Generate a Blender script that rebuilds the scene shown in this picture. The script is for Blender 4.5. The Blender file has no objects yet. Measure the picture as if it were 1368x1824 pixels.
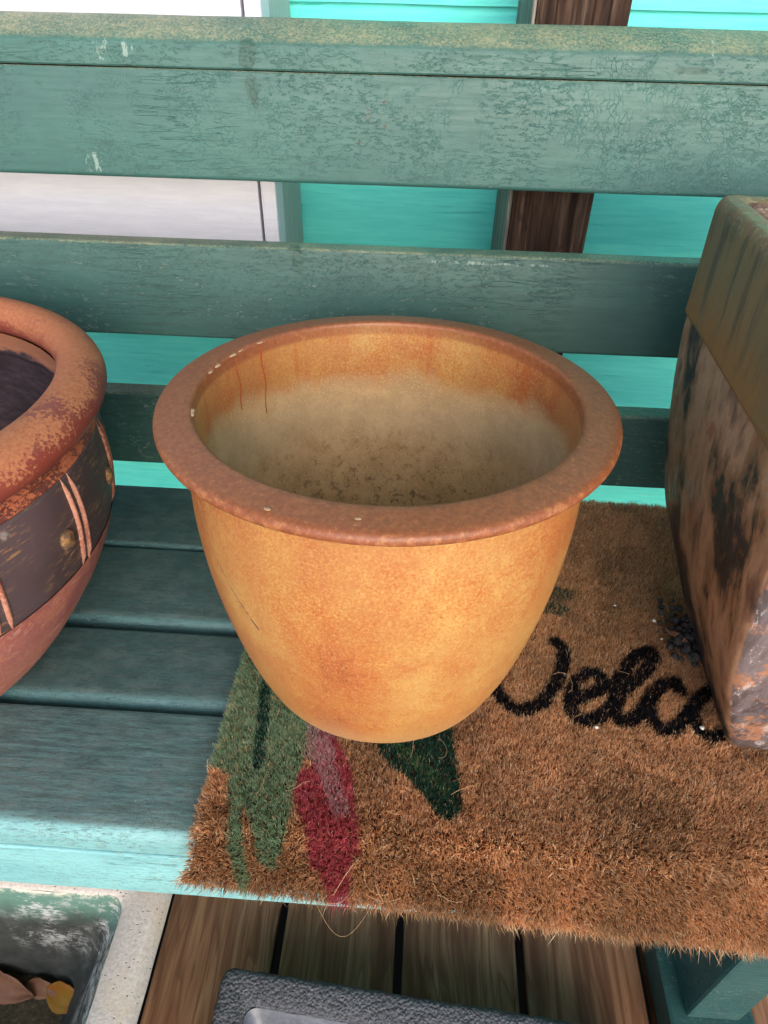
import bpy, bmesh, math, random
import numpy as np
from mathutils import Matrix, Vector, noise as mnoise

random.seed(7)
rng = np.random.default_rng(7)
scene = bpy.context.scene
COL = scene.collection
R = math.radians

# ------------------------------------------------------------------ camera
cam_d = bpy.data.cameras.new('camera')
cam = bpy.data.objects.new('camera', cam_d)
COL.objects.link(cam)
scene.camera = cam
p_, y_, r_ = R(40.428), R(-2.928), R(1.138)
fw = Vector((math.sin(y_) * math.cos(p_), math.cos(y_) * math.cos(p_), -math.sin(p_)))
rt = Vector((math.cos(y_), -math.sin(y_), 0))
up = rt.cross(fw)
rt2 = math.cos(r_) * rt + math.sin(r_) * up
up2 = -math.sin(r_) * rt + math.cos(r_) * up
M = Matrix((rt2, up2, -fw)).transposed().to_4x4()
M.translation = Vector((0.0194, -0.3857, 0.9270))
cam.matrix_world = M
cam_d.sensor_fit = 'VERTICAL'
cam_d.sensor_height = 24.0
cam_d.lens = 24.0 * 1265.0 / 1824.0
cam_d.clip_start = 0.02
cam_d.clip_end = 3000.0

# ------------------------------------------------------------------ world, sun, exposure
SUN_EL, SUN_AZ = 26.0, 12.0          # light comes from the open front of the porch (azimuth from -Y towards +X)
world = bpy.data.worlds.new('World')
scene.world = world
world.use_nodes = True
wn = world.node_tree
wn.nodes.clear()
sky = wn.nodes.new('ShaderNodeTexSky')
sky.sky_type = 'NISHITA'
sky.sun_disc = False
sky.sun_elevation = R(SUN_EL)
sky.sun_rotation = R(180.0 - SUN_AZ)
sky.air_density = 1.0
sky.dust_density = 2.0
sky.ozone_density = 1.0
bg = wn.nodes.new('ShaderNodeBackground')
bg.inputs['Strength'].default_value = 0.15
wo = wn.nodes.new('ShaderNodeOutputWorld')
wn.links.new(sky.outputs[0], bg.inputs[0])
wn.links.new(bg.outputs[0], wo.inputs[0])
sun_d = bpy.data.lights.new('sun', 'SUN')
sun_d.energy = 0.95
sun_d.angle = R(60)
sun_d.color = (1.0, 0.975, 0.95)
sun = bpy.data.objects.new('sun', sun_d)
COL.objects.link(sun)
sdir = Vector((math.sin(R(SUN_AZ)) * math.cos(R(SUN_EL)), -math.cos(R(SUN_AZ)) * math.cos(R(SUN_EL)), math.sin(R(SUN_EL))))
sun.rotation_euler = sdir.to_track_quat('Z', 'Y').to_euler()
sun.location = (0, -3, 4)
scene.view_settings.view_transform = 'Standard'
scene.view_settings.look = 'None'
scene.view_settings.exposure = 1.22
scene.view_settings.gamma = 1.0
scene.view_settings.use_curve_mapping = False
scene.render.engine = 'CYCLES'
scene.cycles.use_denoising = True
scene.cycles.denoiser = 'OPENIMAGEDENOISE'
scene.cycles.denoising_input_passes = 'RGB_ALBEDO_NORMAL'
scene.cycles.denoising_prefilter = 'NONE'
scene.cycles.max_bounces = 8
scene.cycles.diffuse_bounces = 5
scene.render.film_transparent = False

# ------------------------------------------------------------------ node helpers
def lin(c):
    if isinstance(c, str):
        c = c.lstrip('#')
        v = [int(c[i:i + 2], 16) / 255 for i in (0, 2, 4)]
    else:
        v = c
    return tuple((x / 12.92 if x <= 0.04045 else ((x + 0.055) / 1.055) ** 2.4) for x in v) + (1.0,)


class MatB:
    def __init__(s, name, rough=0.6, spec=0.4):
        s.m = bpy.data.materials.new(name)
        s.m.use_nodes = True
        s.t = s.m.node_tree
        s.b = s.t.nodes['Principled BSDF']
        s.b.inputs['Roughness'].default_value = rough
        s.b.inputs['Specular IOR Level'].default_value = spec
        s.tc = s.t.nodes.new('ShaderNodeTexCoord')
        s.obj = s.tc.outputs['Object']
        s.h = None

    def node(s, typ, **kw):
        n = s.t.nodes.new(typ)
        for k, v in kw.items():
            setattr(n, k, v)
        return n

    def put(s, sock, v):
        if isinstance(v, bpy.types.NodeSocket):
            s.t.links.new(v, sock)
        else:
            if sock.type == 'RGBA':
                v = lin(v) if isinstance(v, str) else (tuple(v) if len(v) == 4 else tuple(v) + (1.0,))
            sock.default_value = v

    def map(s, vec=None, scale=(1, 1, 1), loc=(0, 0, 0), rot=(0, 0, 0), rnd=False):
        n = s.node('ShaderNodeMapping')
        s.put(n.inputs['Vector'], vec or s.obj)
        n.inputs['Scale'].default_value = scale
        n.inputs['Rotation'].default_value = rot
        if rnd:
            oi = s.node('ShaderNodeObjectInfo')
            cb = s.node('ShaderNodeCombineXYZ')
            m1 = s.math('MULTIPLY', oi.outputs['Random'], 37.0)
            s.put(cb.inputs[0], m1)
            s.put(cb.inputs[1], s.math('MULTIPLY', oi.outputs['Random'], 91.0))
            s.put(cb.inputs[2], m1)
            s.put(n.inputs['Location'], cb.outputs[0])
        else:
            n.inputs['Location'].default_value = loc
        return n.outputs[0]

    def noise(s, vec=None, scale=5, detail=4, rough=0.55, dist=0.0):
        n = s.node('ShaderNodeTexNoise')
        s.put(n.inputs['Vector'], vec or s.obj)
        n.inputs['Scale'].default_value = scale
        n.inputs['Detail'].default_value = detail
        n.inputs['Roughness'].default_value = rough
        n.inputs['Distortion'].default_value = dist
        return n.outputs['Fac']

    def vor(s, vec=None, scale=5, feature='F1', rand=1.0):
        n = s.node('ShaderNodeTexVoronoi', feature=feature)
        s.put(n.inputs['Vector'], vec or s.obj)
        n.inputs['Scale'].default_value = scale
        n.inputs['Randomness'].default_value = rand
        return n.outputs['Distance']

    def math(s, op, a, b=0.0, clamp=False):
        n = s.node('ShaderNodeMath', operation=op, use_clamp=clamp)
        s.put(n.inputs[0], a)
        s.put(n.inputs[1], b)
        return n.outputs[0]

    def step(s, fac, lo, hi, a=0.0, b=1.0):
        n = s.node('ShaderNodeMapRange', interpolation_type='SMOOTHSTEP')
        s.put(n.inputs['Value'], fac)
        n.inputs['From Min'].default_value = lo
        n.inputs['From Max'].default_value = hi
        n.inputs['To Min'].default_value = a
        n.inputs['To Max'].default_value = b
        return n.outputs[0]

    def ramp(s, fac, stops):
        n = s.node('ShaderNodeValToRGB')
        s.put(n.inputs[0], fac)
        e = n.color_ramp.elements
        while len(e) < len(stops):
            e.new(0.5)
        for el, (p, c) in zip(e, stops):
            el.position = p
            el.color = lin(c) if isinstance(c, str) else (tuple(c) + (1.0,))[:4]
        return n.outputs[0]

    def mix(s, fac, a, b, mode='MIX'):
        n = s.node('ShaderNodeMix', data_type='RGBA', blend_type=mode)
        s.put(n.inputs[0], fac)
        s.put(n.inputs[6], a)
        s.put(n.inputs[7], b)
        return n.outputs[2]

    def xyz(s, vec=None):
        n = s.node('ShaderNodeSeparateXYZ')
        s.put(n.inputs[0], vec or s.obj)
        return n.outputs

    def blob(s, c, r, wob=0.35, nscale=120):
        """Soft irregular spot in object space; r gives the three half sizes."""
        v = s.map(scale=tuple(1.0 / q for q in r), loc=tuple(-a / q for a, q in zip(c, r)))
        ln = s.node('ShaderNodeVectorMath', operation='LENGTH')
        s.put(ln.inputs[0], v)
        d = s.math('ADD', ln.outputs['Value'], s.math('MULTIPLY', s.math('SUBTRACT', s.noise(scale=nscale, detail=3), 0.5), wob * 4))
        return s.step(d, 1.0, 0.75)

    def up(s):
        g = s.node('ShaderNodeNewGeometry')
        return s.xyz(g.outputs['Normal'])[2]

    def bump(s, height, strength=0.3, dist=0.002):
        n = s.node('ShaderNodeBump')
        n.inputs['Strength'].default_value = strength
        n.inputs['Distance'].default_value = dist
        s.put(n.inputs['Height'], height)
        if s.h is not None:
            s.t.links.new(s.h, n.inputs['Normal'])
        s.h = n.outputs[0]
        s.t.links.new(s.h, s.b.inputs['Normal'])

    def color(s, c):
        s.put(s.b.inputs['Base Color'], c)

    def rough(s, r):
        s.put(s.b.inputs['Roughness'], r)


MATS = {}

# bench paint -------------------------------------------------------------
def bench_paint(name, base, base2, dark, dust=0.0, dirt=0.0, fleck=0.5, crack=0.5, stains=(), chips=(), scuffs=(), rough=(0.36, 0.6)):
    b = MatB(name, 0.5, 0.5)
    v = b.map(rnd=True)
    streak = b.noise(b.map(v, scale=(1, 16, 16)), 22, 6, 0.7)
    cloud = b.noise(b.map(v, scale=(1, 3, 3)), 6, 5, 0.6)
    mott = b.noise(b.map(v, scale=(1, 1.6, 1.6)), 45, 6, 0.7)
    col = b.mix(b.step(cloud, 0.32, 0.68), base, base2)
    col = b.mix(b.step(mott, 0.42, 0.72, 0.0, 0.3), col, dark)
    col = b.mix(b.step(streak, 0.45, 0.7, 0.0, 0.45), col, dark)
    # curled flecks of paint: a light lip with a dark lower lip
    fn = b.noise(b.map(v, scale=(1, 2.6, 2.6)), 150, 5, 0.72, 0.4)
    area = b.step(b.noise(v, 11, 4, 0.65), 0.40, 0.62)
    lite = b.math('MULTIPLY', b.math('MULTIPLY', b.step(fn, 0.595, 0.63), b.step(fn, 0.69, 0.64)), area)
    drk = b.math('MULTIPLY', b.math('MULTIPLY', b.step(fn, 0.545, 0.57), b.step(fn, 0.61, 0.59)), area)
    col = b.mix(b.math('MULTIPLY', drk, 0.55 * fleck), col, '#16302a')
    col = b.mix(b.math('MULTIPLY', lite, 0.75 * fleck), col, '#b9c3b0')
    # alligator cracks
    cw = b.node('ShaderNodeTexNoise')
    b.put(cw.inputs['Vector'], v)
    cw.inputs['Scale'].default_value = 60
    cw.inputs['Detail'].default_value = 4
    wv = b.node('ShaderNodeVectorMath', operation='MULTIPLY_ADD')
    b.put(wv.inputs[0], cw.outputs['Color'])
    wv.inputs[1].default_value = (0.014, 0.014, 0.014)
    b.put(wv.inputs[2], v)
    cr = b.vor(b.map(wv.outputs[0], scale=(1.35, 0.8, 0.8)), 190, 'DISTANCE_TO_EDGE')
    crl = b.step(cr, 0.0, 0.09, 1.0, 0.0)
    where = b.math('MULTIPLY', b.step(b.noise(v, 13, 5, 0.7), 0.46, 0.66), b.step(b.noise(v, 70, 3, 0.6), 0.38, 0.55))
    crl = b.math('MULTIPLY', crl, where)
    col = b.mix(b.math('MULTIPLY', crl, 0.5 * crack), col, '#1b332d')
    # a few long checks along the grain
    chk = b.noise(b.map(v, scale=(0.14, 2.2, 2.2)), 46, 4, 0.6, 0.3)
    chl = b.math('MULTIPLY', b.math('MULTIPLY', b.step(chk, 0.488, 0.497), b.step(chk, 0.512, 0.503)), b.step(b.noise(v, 5, 3), 0.52, 0.62))
    col = b.mix(b.math('MULTIPLY', chl, 0.5), col, '#16302a')
    upn = b.up()
    if dust:
        dn = b.noise(v, 480, 4, 0.8)
        dn2 = b.noise(v, 14, 5, 0.7)
        du = b.math('MULTIPLY', b.step(upn, 0.45, 0.9), b.step(b.math('ADD', dn, b.math('MULTIPLY', dn2, 0.55)), 0.60, 0.92))
        dcol = b.mix(b.step(b.noise(v, 260, 3), 0.35, 0.65), '#9b967a', '#77836c')
        col = b.mix(b.math('MULTIPLY', du, dust), col, dcol)
    if dirt:
        di = b.math('MULTIPLY', b.step(upn, 0.80, 0.985), b.step(b.noise(b.map(v, scale=(1, 10, 10)), 26, 6, 0.75), 0.25, 0.65, 0.45, 1.0))
        dc = b.mix(b.step(mott, 0.4, 0.65), '#384a49', '#53615f')
        col = b.mix(b.math('MULTIPLY', di, dirt), col, dc)
        fs = b.noise(b.map(v, scale=(1, 9, 9)), 120, 5, 0.8)
        col = b.mix(b.math('MULTIPLY', b.step(fs, 0.54, 0.58), 0.45), col, '#1c2a2b')
        scr = b.step(b.noise(b.map(v, scale=(1, 5, 5), loc=(3, 1, 2)), 190, 5, 0.8), 0.62, 0.65)
        col = b.mix(b.math('MULTIPLY', scr, 0.42), col, '#8b938e')
        sp = b.math('MULTIPLY', b.step(b.noise(v, 95, 4, 0.7), 0.72, 0.76), 0.8)
        col = b.mix(sp, col, '#a59a8c')
    for c, r in stains:
        col = b.mix(b.math('MULTIPLY', b.blob(c, r, 0.22, 75), 0.62), col, '#1b4038')
    for c, r in scuffs:
        k = b.math('MULTIPLY', b.blob(c, r, 0.6, 60), b.step(b.noise(b.map(v, scale=(1, 1, 0.4)), 330, 4, 0.7), 0.5, 0.58))
        col = b.mix(b.math('MULTIPLY', k, 0.4), col, '#a9bab4')
    for c, r in chips:
        k = b.math('MULTIPLY', b.blob(c, r, 0.7, 60), b.step(b.noise(b.map(v, scale=(1, 1.7, 1.7)), 180, 5, 0.7), 0.57, 0.61))
        col = b.mix(k, col, '#3f322b')
    b.color(col)
    b.rough(b.step(streak, 0.3, 0.7, rough[0] + 0.08, rough[1] - 0.02))
    hgt = b.math('ADD', b.math('SUBTRACT', lite, drk), b.math('MULTIPLY', streak, 0.5))
    b.bump(b.math('SUBTRACT', hgt, b.math('ADD', b.math('MULTIPLY', crl, 0.9), chl)), 0.45, 0.0008)
    b.bump(mott, 0.2, 0.0012)
    return b.m


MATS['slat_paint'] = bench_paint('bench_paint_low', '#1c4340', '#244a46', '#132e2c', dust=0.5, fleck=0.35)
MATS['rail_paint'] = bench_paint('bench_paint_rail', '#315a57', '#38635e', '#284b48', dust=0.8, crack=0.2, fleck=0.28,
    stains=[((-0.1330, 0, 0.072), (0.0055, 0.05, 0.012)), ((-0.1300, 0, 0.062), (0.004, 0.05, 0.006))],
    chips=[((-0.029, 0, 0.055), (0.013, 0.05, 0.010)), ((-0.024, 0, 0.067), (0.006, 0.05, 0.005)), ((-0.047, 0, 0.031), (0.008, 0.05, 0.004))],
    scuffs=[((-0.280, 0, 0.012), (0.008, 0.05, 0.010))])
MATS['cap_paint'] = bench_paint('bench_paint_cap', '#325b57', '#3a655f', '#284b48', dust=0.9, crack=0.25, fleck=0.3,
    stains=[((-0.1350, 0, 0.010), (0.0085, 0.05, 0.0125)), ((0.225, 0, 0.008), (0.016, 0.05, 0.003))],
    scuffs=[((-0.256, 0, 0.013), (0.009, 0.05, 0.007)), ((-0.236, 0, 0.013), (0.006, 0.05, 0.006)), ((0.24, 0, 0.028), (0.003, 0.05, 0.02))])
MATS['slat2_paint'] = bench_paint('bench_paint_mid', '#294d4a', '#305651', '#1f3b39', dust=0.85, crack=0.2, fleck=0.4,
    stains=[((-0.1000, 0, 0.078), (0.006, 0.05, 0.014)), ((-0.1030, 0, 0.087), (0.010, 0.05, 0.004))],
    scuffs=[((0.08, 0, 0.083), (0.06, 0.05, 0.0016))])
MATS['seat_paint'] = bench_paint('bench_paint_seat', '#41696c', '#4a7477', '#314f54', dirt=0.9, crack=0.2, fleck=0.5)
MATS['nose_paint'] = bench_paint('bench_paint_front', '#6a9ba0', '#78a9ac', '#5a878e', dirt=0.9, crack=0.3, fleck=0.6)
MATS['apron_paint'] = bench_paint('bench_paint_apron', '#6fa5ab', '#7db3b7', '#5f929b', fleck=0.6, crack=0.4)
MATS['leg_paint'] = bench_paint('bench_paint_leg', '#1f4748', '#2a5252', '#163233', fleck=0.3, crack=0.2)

# turquoise siding ---------------------------------------------------------
b = MatB('turquoise_siding_paint', 0.55, 0.4)
v = b.map(rnd=True)
vs = b.map(v, scale=(1, 12, 12))
g = b.noise(vs, 14, 6, 0.65)
l = b.noise(b.map(v, scale=(1, 30, 30)), 8, 5, 0.7)
col = b.mix(b.step(g, 0.3, 0.7), '#58e2de', '#6aeee8')
col = b.mix(b.step(l, 0.62, 0.72, 0, 0.35), col, '#2a9c9c')
b.color(col)
b.bump(b.math('ADD', g, b.step(l, 0.6, 0.7, 0.0, -1.0)), 0.5, 0.0012)
MATS['siding'] = b.m

# white door paint ---------------------------------------------------------
b = MatB('white_door_paint', 0.45, 0.5)
v = b.map(rnd=True)
n1 = b.noise(b.map(v, scale=(1, 10, 10)), 18, 5, 0.65)
n2 = b.noise(v, 11, 5, 0.6)
col = b.mix(b.step(n1, 0.35, 0.7), '#cecedb', '#d8d8e4')
col = b.mix(b.step(n2, 0.6, 0.75, 0, 0.35), col, '#a9a6ab')
col = b.mix(b.step(b.noise(v, 300, 3), 0.72, 0.76, 0, 0.6), col, '#6f6a68')
b.color(col)
b.bump(n1, 0.25, 0.001)
MATS['door'] = b.m
b = MatB('grey_casing_paint', 0.55, 0.4)
n1 = b.noise(b.map(scale=(10, 10, 1)), 20, 5, 0.65)
col = b.mix(b.step(n1, 0.35, 0.7), '#a3aaa8', '#b6bbb8')
b.color(col)
b.bump(n1, 0.25, 0.001)
MATS['casing'] = b.m

# weathered brown post -----------------------------------------------------
def wood(name, axis, c0, c1, c2, sc=1.0, bump=0.7, rough=0.75):
    b = MatB(name, rough, 0.25)
    v = b.map(rnd=True)
    st = {'x': (0.06, 1, 1), 'y': (1, 0.06, 1), 'z': (1, 1, 0.06)}[axis]
    vs = b.map(v, scale=tuple(q * sc for q in st))
    warp = b.noise(b.map(v, scale=tuple(0.25 if q < 1 else 1 for q in st)), 6 * sc, 3)
    wv = b.node('ShaderNodeVectorMath', operation='MULTIPLY_ADD')
    cb = b.node('ShaderNodeCombineXYZ')
    for i in range(3):
        if st[i] == 1:
            b.put(cb.inputs[i], warp)
    b.put(wv.inputs[0], cb.outputs[0])
    wv.inputs[1].default_value = (0.10, 0.10, 0.10)
    b.put(wv.inputs[2], vs)
    ring = b.noise(wv.outputs[0], 60, 3, 0.5)
    fib = b.noise(b.map(v, scale=tuple(q if q == 1 else 0.03 for q in st)), 420, 4, 0.7)
    col = b.ramp(ring, [(0.32, c0), (0.5, c1), (0.66, c2)])
    col = b.mix(b.step(fib, 0.35, 0.75, 0.0, 0.6), col, c0)
    cath = b.noise(b.map(wv.outputs[0], scale=(0.45, 0.45, 0.45)), 60, 2, 0.4)
    saw = b.math('FRACT', b.math('MULTIPLY', cath, 13.0))
    lines = b.math('MULTIPLY', b.step(saw, 0.45, 0.85), b.step(saw, 1.0, 0.93))
    col = b.mix(b.math('MULTIPLY', lines, 0.55), col, c0)
    crk = b.math('MULTIPLY', b.step(fib, 0.63, 0.67), b.step(ring, 0.42, 0.6))
    col = b.mix(b.math('MULTIPLY', crk, 0.7), col, '#1c140f')
    kn = b.noise(v, 5, 4)
    col = b.mix(b.step(kn, 0.5, 0.75, 0, 0.25), col, c0)
    b.color(col)
    b.bump(b.math('ADD', ring, b.math('MULTIPLY', fib, 0.6)), bump, 0.0018)
    return b.m


MATS['post'] = wood('weathered_post_wood', 'z', '#2a1c17', '#4b372d', '#6d5b50', 1.6, 0.9)
MATS['post_side'] = wood('grey_post_side_wood', 'z', '#56534e', '#7c7a74', '#94928c', 1.6, 0.6)
MATS['deck'] = wood('deck_board_wood', 'y', '#704b38', '#a0765a', '#b58c6c', 1.0, 0.6)
MATS['ceiling'] = wood('porch_ceiling_wood', 'x', '#dcdad6', '#e6e4e0', '#ecebe8', 1.0, 0.1)

# centre pot glaze ---------------------------------------------------------
def glaze():
    b = MatB('orange_crackle_glaze', 0.35, 0.5)
    o = b.xyz()
    z = o[2]
    rad = b.node('ShaderNodeVectorMath', operation='LENGTH')
    b.put(rad.inputs[0], b.map(scale=(1, 1, 0)))
    rr = rad.outputs['Value']
    sp = b.noise(scale=520, detail=4, rough=0.7)
    med = b.noise(scale=42, detail=6, rough=0.7)
    big = b.noise(b.map(scale=(1, 1, 0.45)), 11, 5, 0.6)
    bl = b.noise(scale=24, detail=5, rough=0.65)
    f = b.math('ADD', b.math('ADD', b.math('MULTIPLY', sp, 0.34), b.math('MULTIPLY', big, 0.46)), b.math('MULTIPLY', bl, 0.24))
    col = b.ramp(f, [(0.40, '#7e422a'), (0.475, '#9a542e'), (0.535, '#a46c38'), (0.61, '#b08c52')])
    col = b.mix(b.step(b.math('ADD', b.math('MULTIPLY', med, 0.5), b.math('MULTIPLY', bl, 0.5)), 0.46, 0.66, 0, 0.6), col, '#93502c')
    sp2 = b.noise(b.map(loc=(5, 2, 1)), 620, 4, 0.7)
    col = b.mix(b.math('MULTIPLY', b.step(sp2, 0.54, 0.60), 0.38), col, '#bb9a5c')
    col = b.mix(b.math('MULTIPLY', b.step(sp2, 0.40, 0.37), 0.4), col, '#7d4422')
    wsp = b.math('MULTIPLY', b.step(b.noise(b.map(scale=(1, 1, 2.5), loc=(1, 7, 3)), 75, 6, 0.75), 0.55, 0.60), b.step(bl, 0.42, 0.6))
    col = b.mix(b.math('MULTIPLY', wsp, 0.45), col, '#9a4f2c')
    # paler buff towards the unglazed foot
    foot = b.step(b.math('ADD', z, b.math('MULTIPLY', big, 0.06)), 0.075, 0.02)
    col = b.mix(b.math('MULTIPLY', foot, 0.75), col, '#b3936c')
    dst = b.math('MULTIPLY', b.step(b.noise(scale=19, detail=6, rough=0.7), 0.36, 0.66, 0.04, 0.38), 1.0)
    col = b.mix(dst, col, '#9f7a48')
    # warm streaks hanging from the rim
    ang = b.noise(b.map(scale=(1, 1, 0.06)), 60, 4, 0.6)
    st = b.math('MULTIPLY', b.step(ang, 0.55, 0.68), b.step(z, 0.13, 0.22))
    col = b.mix(b.math('MULTIPLY', st, 0.35), col, '#9a4a1c')
    # reddish brown flange
    rim = b.math('MULTIPLY', b.step(rr, 0.1235, 0.1262), b.step(z, 0.2335, 0.2375))
    rn = b.noise(scale=300, detail=5, rough=0.75)
    rimc = b.mix(b.step(rn, 0.38, 0.68), '#733f25', '#8c5130')
    rb = b.noise(scale=20, detail=5, rough=0.6)
    rimc = b.mix(b.step(rb, 0.5, 0.7, 0, 0.6), rimc, '#824a36')
    rimc = b.mix(b.math('MULTIPLY', b.step(rn, 0.6, 0.68), b.step(rb, 0.45, 0.6)), rimc, '#a27a4c')
    lip = b.math('MULTIPLY', b.step(rr, 0.1478, 0.1492), b.step(z, 0.2405, 0.2385))
    col = b.mix(rim, col, rimc)
    lipn = b.math('MULTIPLY', b.step(rr, 0.147, 0.149), b.step(b.noise(scale=190, detail=5, rough=0.7), 0.5, 0.62))
    col = b.mix(b.math('MULTIPLY', lipn, 0.4), col, '#b07a50')
    # dry dirt film inside
    inside = b.math('MULTIPLY', b.step(rr, 0.1262, 0.1250), b.step(b.math('SUBTRACT', rr, b.math('MULTIPLY', z, 0.0)), 0.2, 0.19))
    g = b.node('ShaderNodeNewGeometry')
    vm = b.node('ShaderNodeVectorMath', operation='DOT_PRODUCT')
    b.put(vm.inputs[0], b.map(scale=(1, 1, 0)))
    nt = b.node('ShaderNodeVectorTransform', vector_type='NORMAL', convert_from='WORLD', convert_to='OBJECT')
    b.put(nt.inputs[0], g.outputs['True Normal'])
    b.put(vm.inputs[1], nt.outputs[0])
    inward = b.step(vm.outputs['Value'], 0.0, -0.01)
    flo = b.math('MULTIPLY', b.step(z, 0.03, 0.026), b.step(b.xyz(nt.outputs[0])[2], 0.5, 0.8))
    inward = b.math('MAXIMUM', inward, flo)
    lvl = b.math('ADD', z, b.math('MULTIPLY', b.math('SUBTRACT', big, 0.5), 0.05))
    lvl = b.math('ADD', lvl, b.math('MULTIPLY', b.math('SUBTRACT', med, 0.5), 0.035))
    film = b.math('MULTIPLY', inward, b.step(lvl, 0.210, 0.190))
    dirt = b.mix(b.step(med, 0.35, 0.7), '#a08058', '#b5956c')
    dirt = b.mix(b.step(sp2, 0.55, 0.60, 0, 0.5), dirt, '#c2ab88')
    pale = b.math('MULTIPLY', b.step(lvl, 0.13, 0.165), b.step(lvl, 0.195, 0.17))
    dirt = b.mix(b.math('MULTIPLY', pale, 0.35), dirt, '#a8977c')
    sc2 = b.step(b.noise(scale=140, detail=7, rough=0.8), 0.55, 0.585)
    dirt = b.mix(b.math('MULTIPLY', sc2, b.step(z, 0.18, 0.09, 0.1, 0.6)), dirt, '#5d452b')
    mould = b.math('MULTIPLY', b.step(b.noise(scale=70, detail=8, rough=0.82), 0.51, 0.56), b.step(b.noise(scale=17, detail=3), 0.42, 0.58))
    mould = b.math('MULTIPLY', mould, b.step(z, 0.13, 0.06))
    dirt = b.mix(b.math('MULTIPLY', b.step(z, 0.10, 0.03), 0.35), dirt, '#7a5c3a')
    dirt = b.mix(b.math('MULTIPLY', mould, 0.85), dirt, '#3d2e20')
    col = b.mix(film, col, dirt)
    # pits
    pit = b.step(b.vor(scale=170), 0.10, 0.05)
    pit = b.math('MULTIPLY', pit, b.step(b.noise(scale=35), 0.5, 0.6))
    col = b.mix(b.math('MULTIPLY', pit, 0.7), col, '#5a3016')
    b.color(col)
    rg = b.step(sp, 0.3, 0.7, 0.42, 0.56)
    b.rough(b.math('ADD', rg, b.math('MULTIPLY', film, 0.35)))
    b.bump(b.math('SUBTRACT', sp, pit), 0.12, 0.0006)
    b.bump(med, 0.18, 0.0010)
    return b.m


MATS['glaze'] = glaze()
b = MatB('pale_chip', 0.7, 0.3); b.color(b.mix(b.noise(scale=300), '#b89a7c', '#96755c')); MATS['chip'] = b.m
b = MatB('orange_run', 0.25, 0.5); b.color(b.mix(b.noise(scale=200), '#8a4526', '#9c5430')); MATS['run'] = b.m

# left pot -----------------------------------------------------------------
def clay(name, a, c, mid=0.5, paint='#6b2c27', paint2='#7a3b35', pale=0.0, zbias=0.0, z0=0.0):
    b = MatB(name, 0.6, 0.35)
    n1 = b.noise(scale=28, detail=8, rough=0.72)
    n0 = b.noise(scale=7, detail=3)
    n2 = b.noise(scale=420, detail=4, rough=0.7)
    k = b.math('ADD', b.math('ADD', b.math('MULTIPLY', n1, 0.42), b.math('MULTIPLY', n0, 0.22)), b.math('MULTIPLY', n2, 0.42))
    if zbias:
        k = b.math('ADD', k, b.math('MULTIPLY', b.math('SUBTRACT', b.xyz()[2], z0), zbias))
    worn = b.step(k, mid, mid + 0.02)
    base = b.mix(b.step(n2, 0.35, 0.7), a, c)
    pt = b.mix(b.step(n0, 0.35, 0.65), paint, paint2)
    col = b.mix(worn, pt, base)
    if pale:
        w = b.step(b.noise(b.map(scale=(1, 1, 3)), 45, 6, 0.75), 0.56, 0.7)
        col = b.mix(b.math('MULTIPLY', w, pale), col, '#bfa091')
    b.color(col)
    b.rough(b.step(worn, 0, 1, 0.42, 0.75))
    b.bump(b.math('ADD', b.math('MULTIPLY', n2, 0.4), b.math('SUBTRACT', 1.0, worn)), 0.3, 0.0008)
    return b.m


MATS['rim_clay'] = clay('worn_red_rim', '#96583e', '#aa6c4a', 0.535, '#78382f', '#8a4639', 0.0, 6.0, 0.2395)
MATS['neck_clay'] = clay('neck_clay', '#9a5238', '#a86244', 0.50, '#5e3128', '#774035')
MATS['bowl_clay'] = clay('faded_red_bowl', '#8f5548', '#a06a58', 0.53, '#874c48', '#9a625c', 0.7)
MATS['ridge_clay'] = clay('ridge_clay', '#9c6450', '#b08272', 0.50, '#8a5445', '#b39e94', 0.6)

b = MatB('dark_brushed_band', 0.5, 0.4)
sc_ = b.noise(b.map(scale=(1, 1, 9)), 60, 6, 0.75)
n0 = b.noise(scale=9, detail=4)
col = b.mix(b.step(n0, 0.35, 0.65), '#3f3436', '#4d4044')
rubs = b.math('MULTIPLY', b.step(sc_, 0.53, 0.60), b.step(b.noise(scale=24, detail=4), 0.38, 0.56))
col = b.mix(b.math('MULTIPLY', rubs, 0.8), col, '#8f6a4c')
col = b.mix(b.step(b.noise(scale=38, detail=5, rough=0.7), 0.63, 0.72, 0, 0.7), col, '#8c8480')
b.color(col)
b.bump(sc_, 0.25, 0.0008)
MATS['band'] = b.m
b = MatB('stud_clay', 0.75, 0.2)
col = b.mix(b.step(b.noise(scale=160, detail=5, rough=0.7), 0.4, 0.65), '#4e3f36', '#8d6a42')
b.color(col); MATS['stud'] = b.m
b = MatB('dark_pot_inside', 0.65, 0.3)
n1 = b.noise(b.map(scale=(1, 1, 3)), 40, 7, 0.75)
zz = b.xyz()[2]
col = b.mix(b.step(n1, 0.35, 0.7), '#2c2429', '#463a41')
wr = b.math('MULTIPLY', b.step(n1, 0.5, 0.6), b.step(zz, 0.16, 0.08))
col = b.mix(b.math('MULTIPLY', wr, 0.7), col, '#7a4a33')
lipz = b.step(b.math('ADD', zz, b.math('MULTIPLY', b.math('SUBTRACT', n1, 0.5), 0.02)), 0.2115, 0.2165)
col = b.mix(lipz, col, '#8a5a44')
b.color(col); b.bump(n1, 0.3, 0.001); MATS['inside'] = b.m

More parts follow.
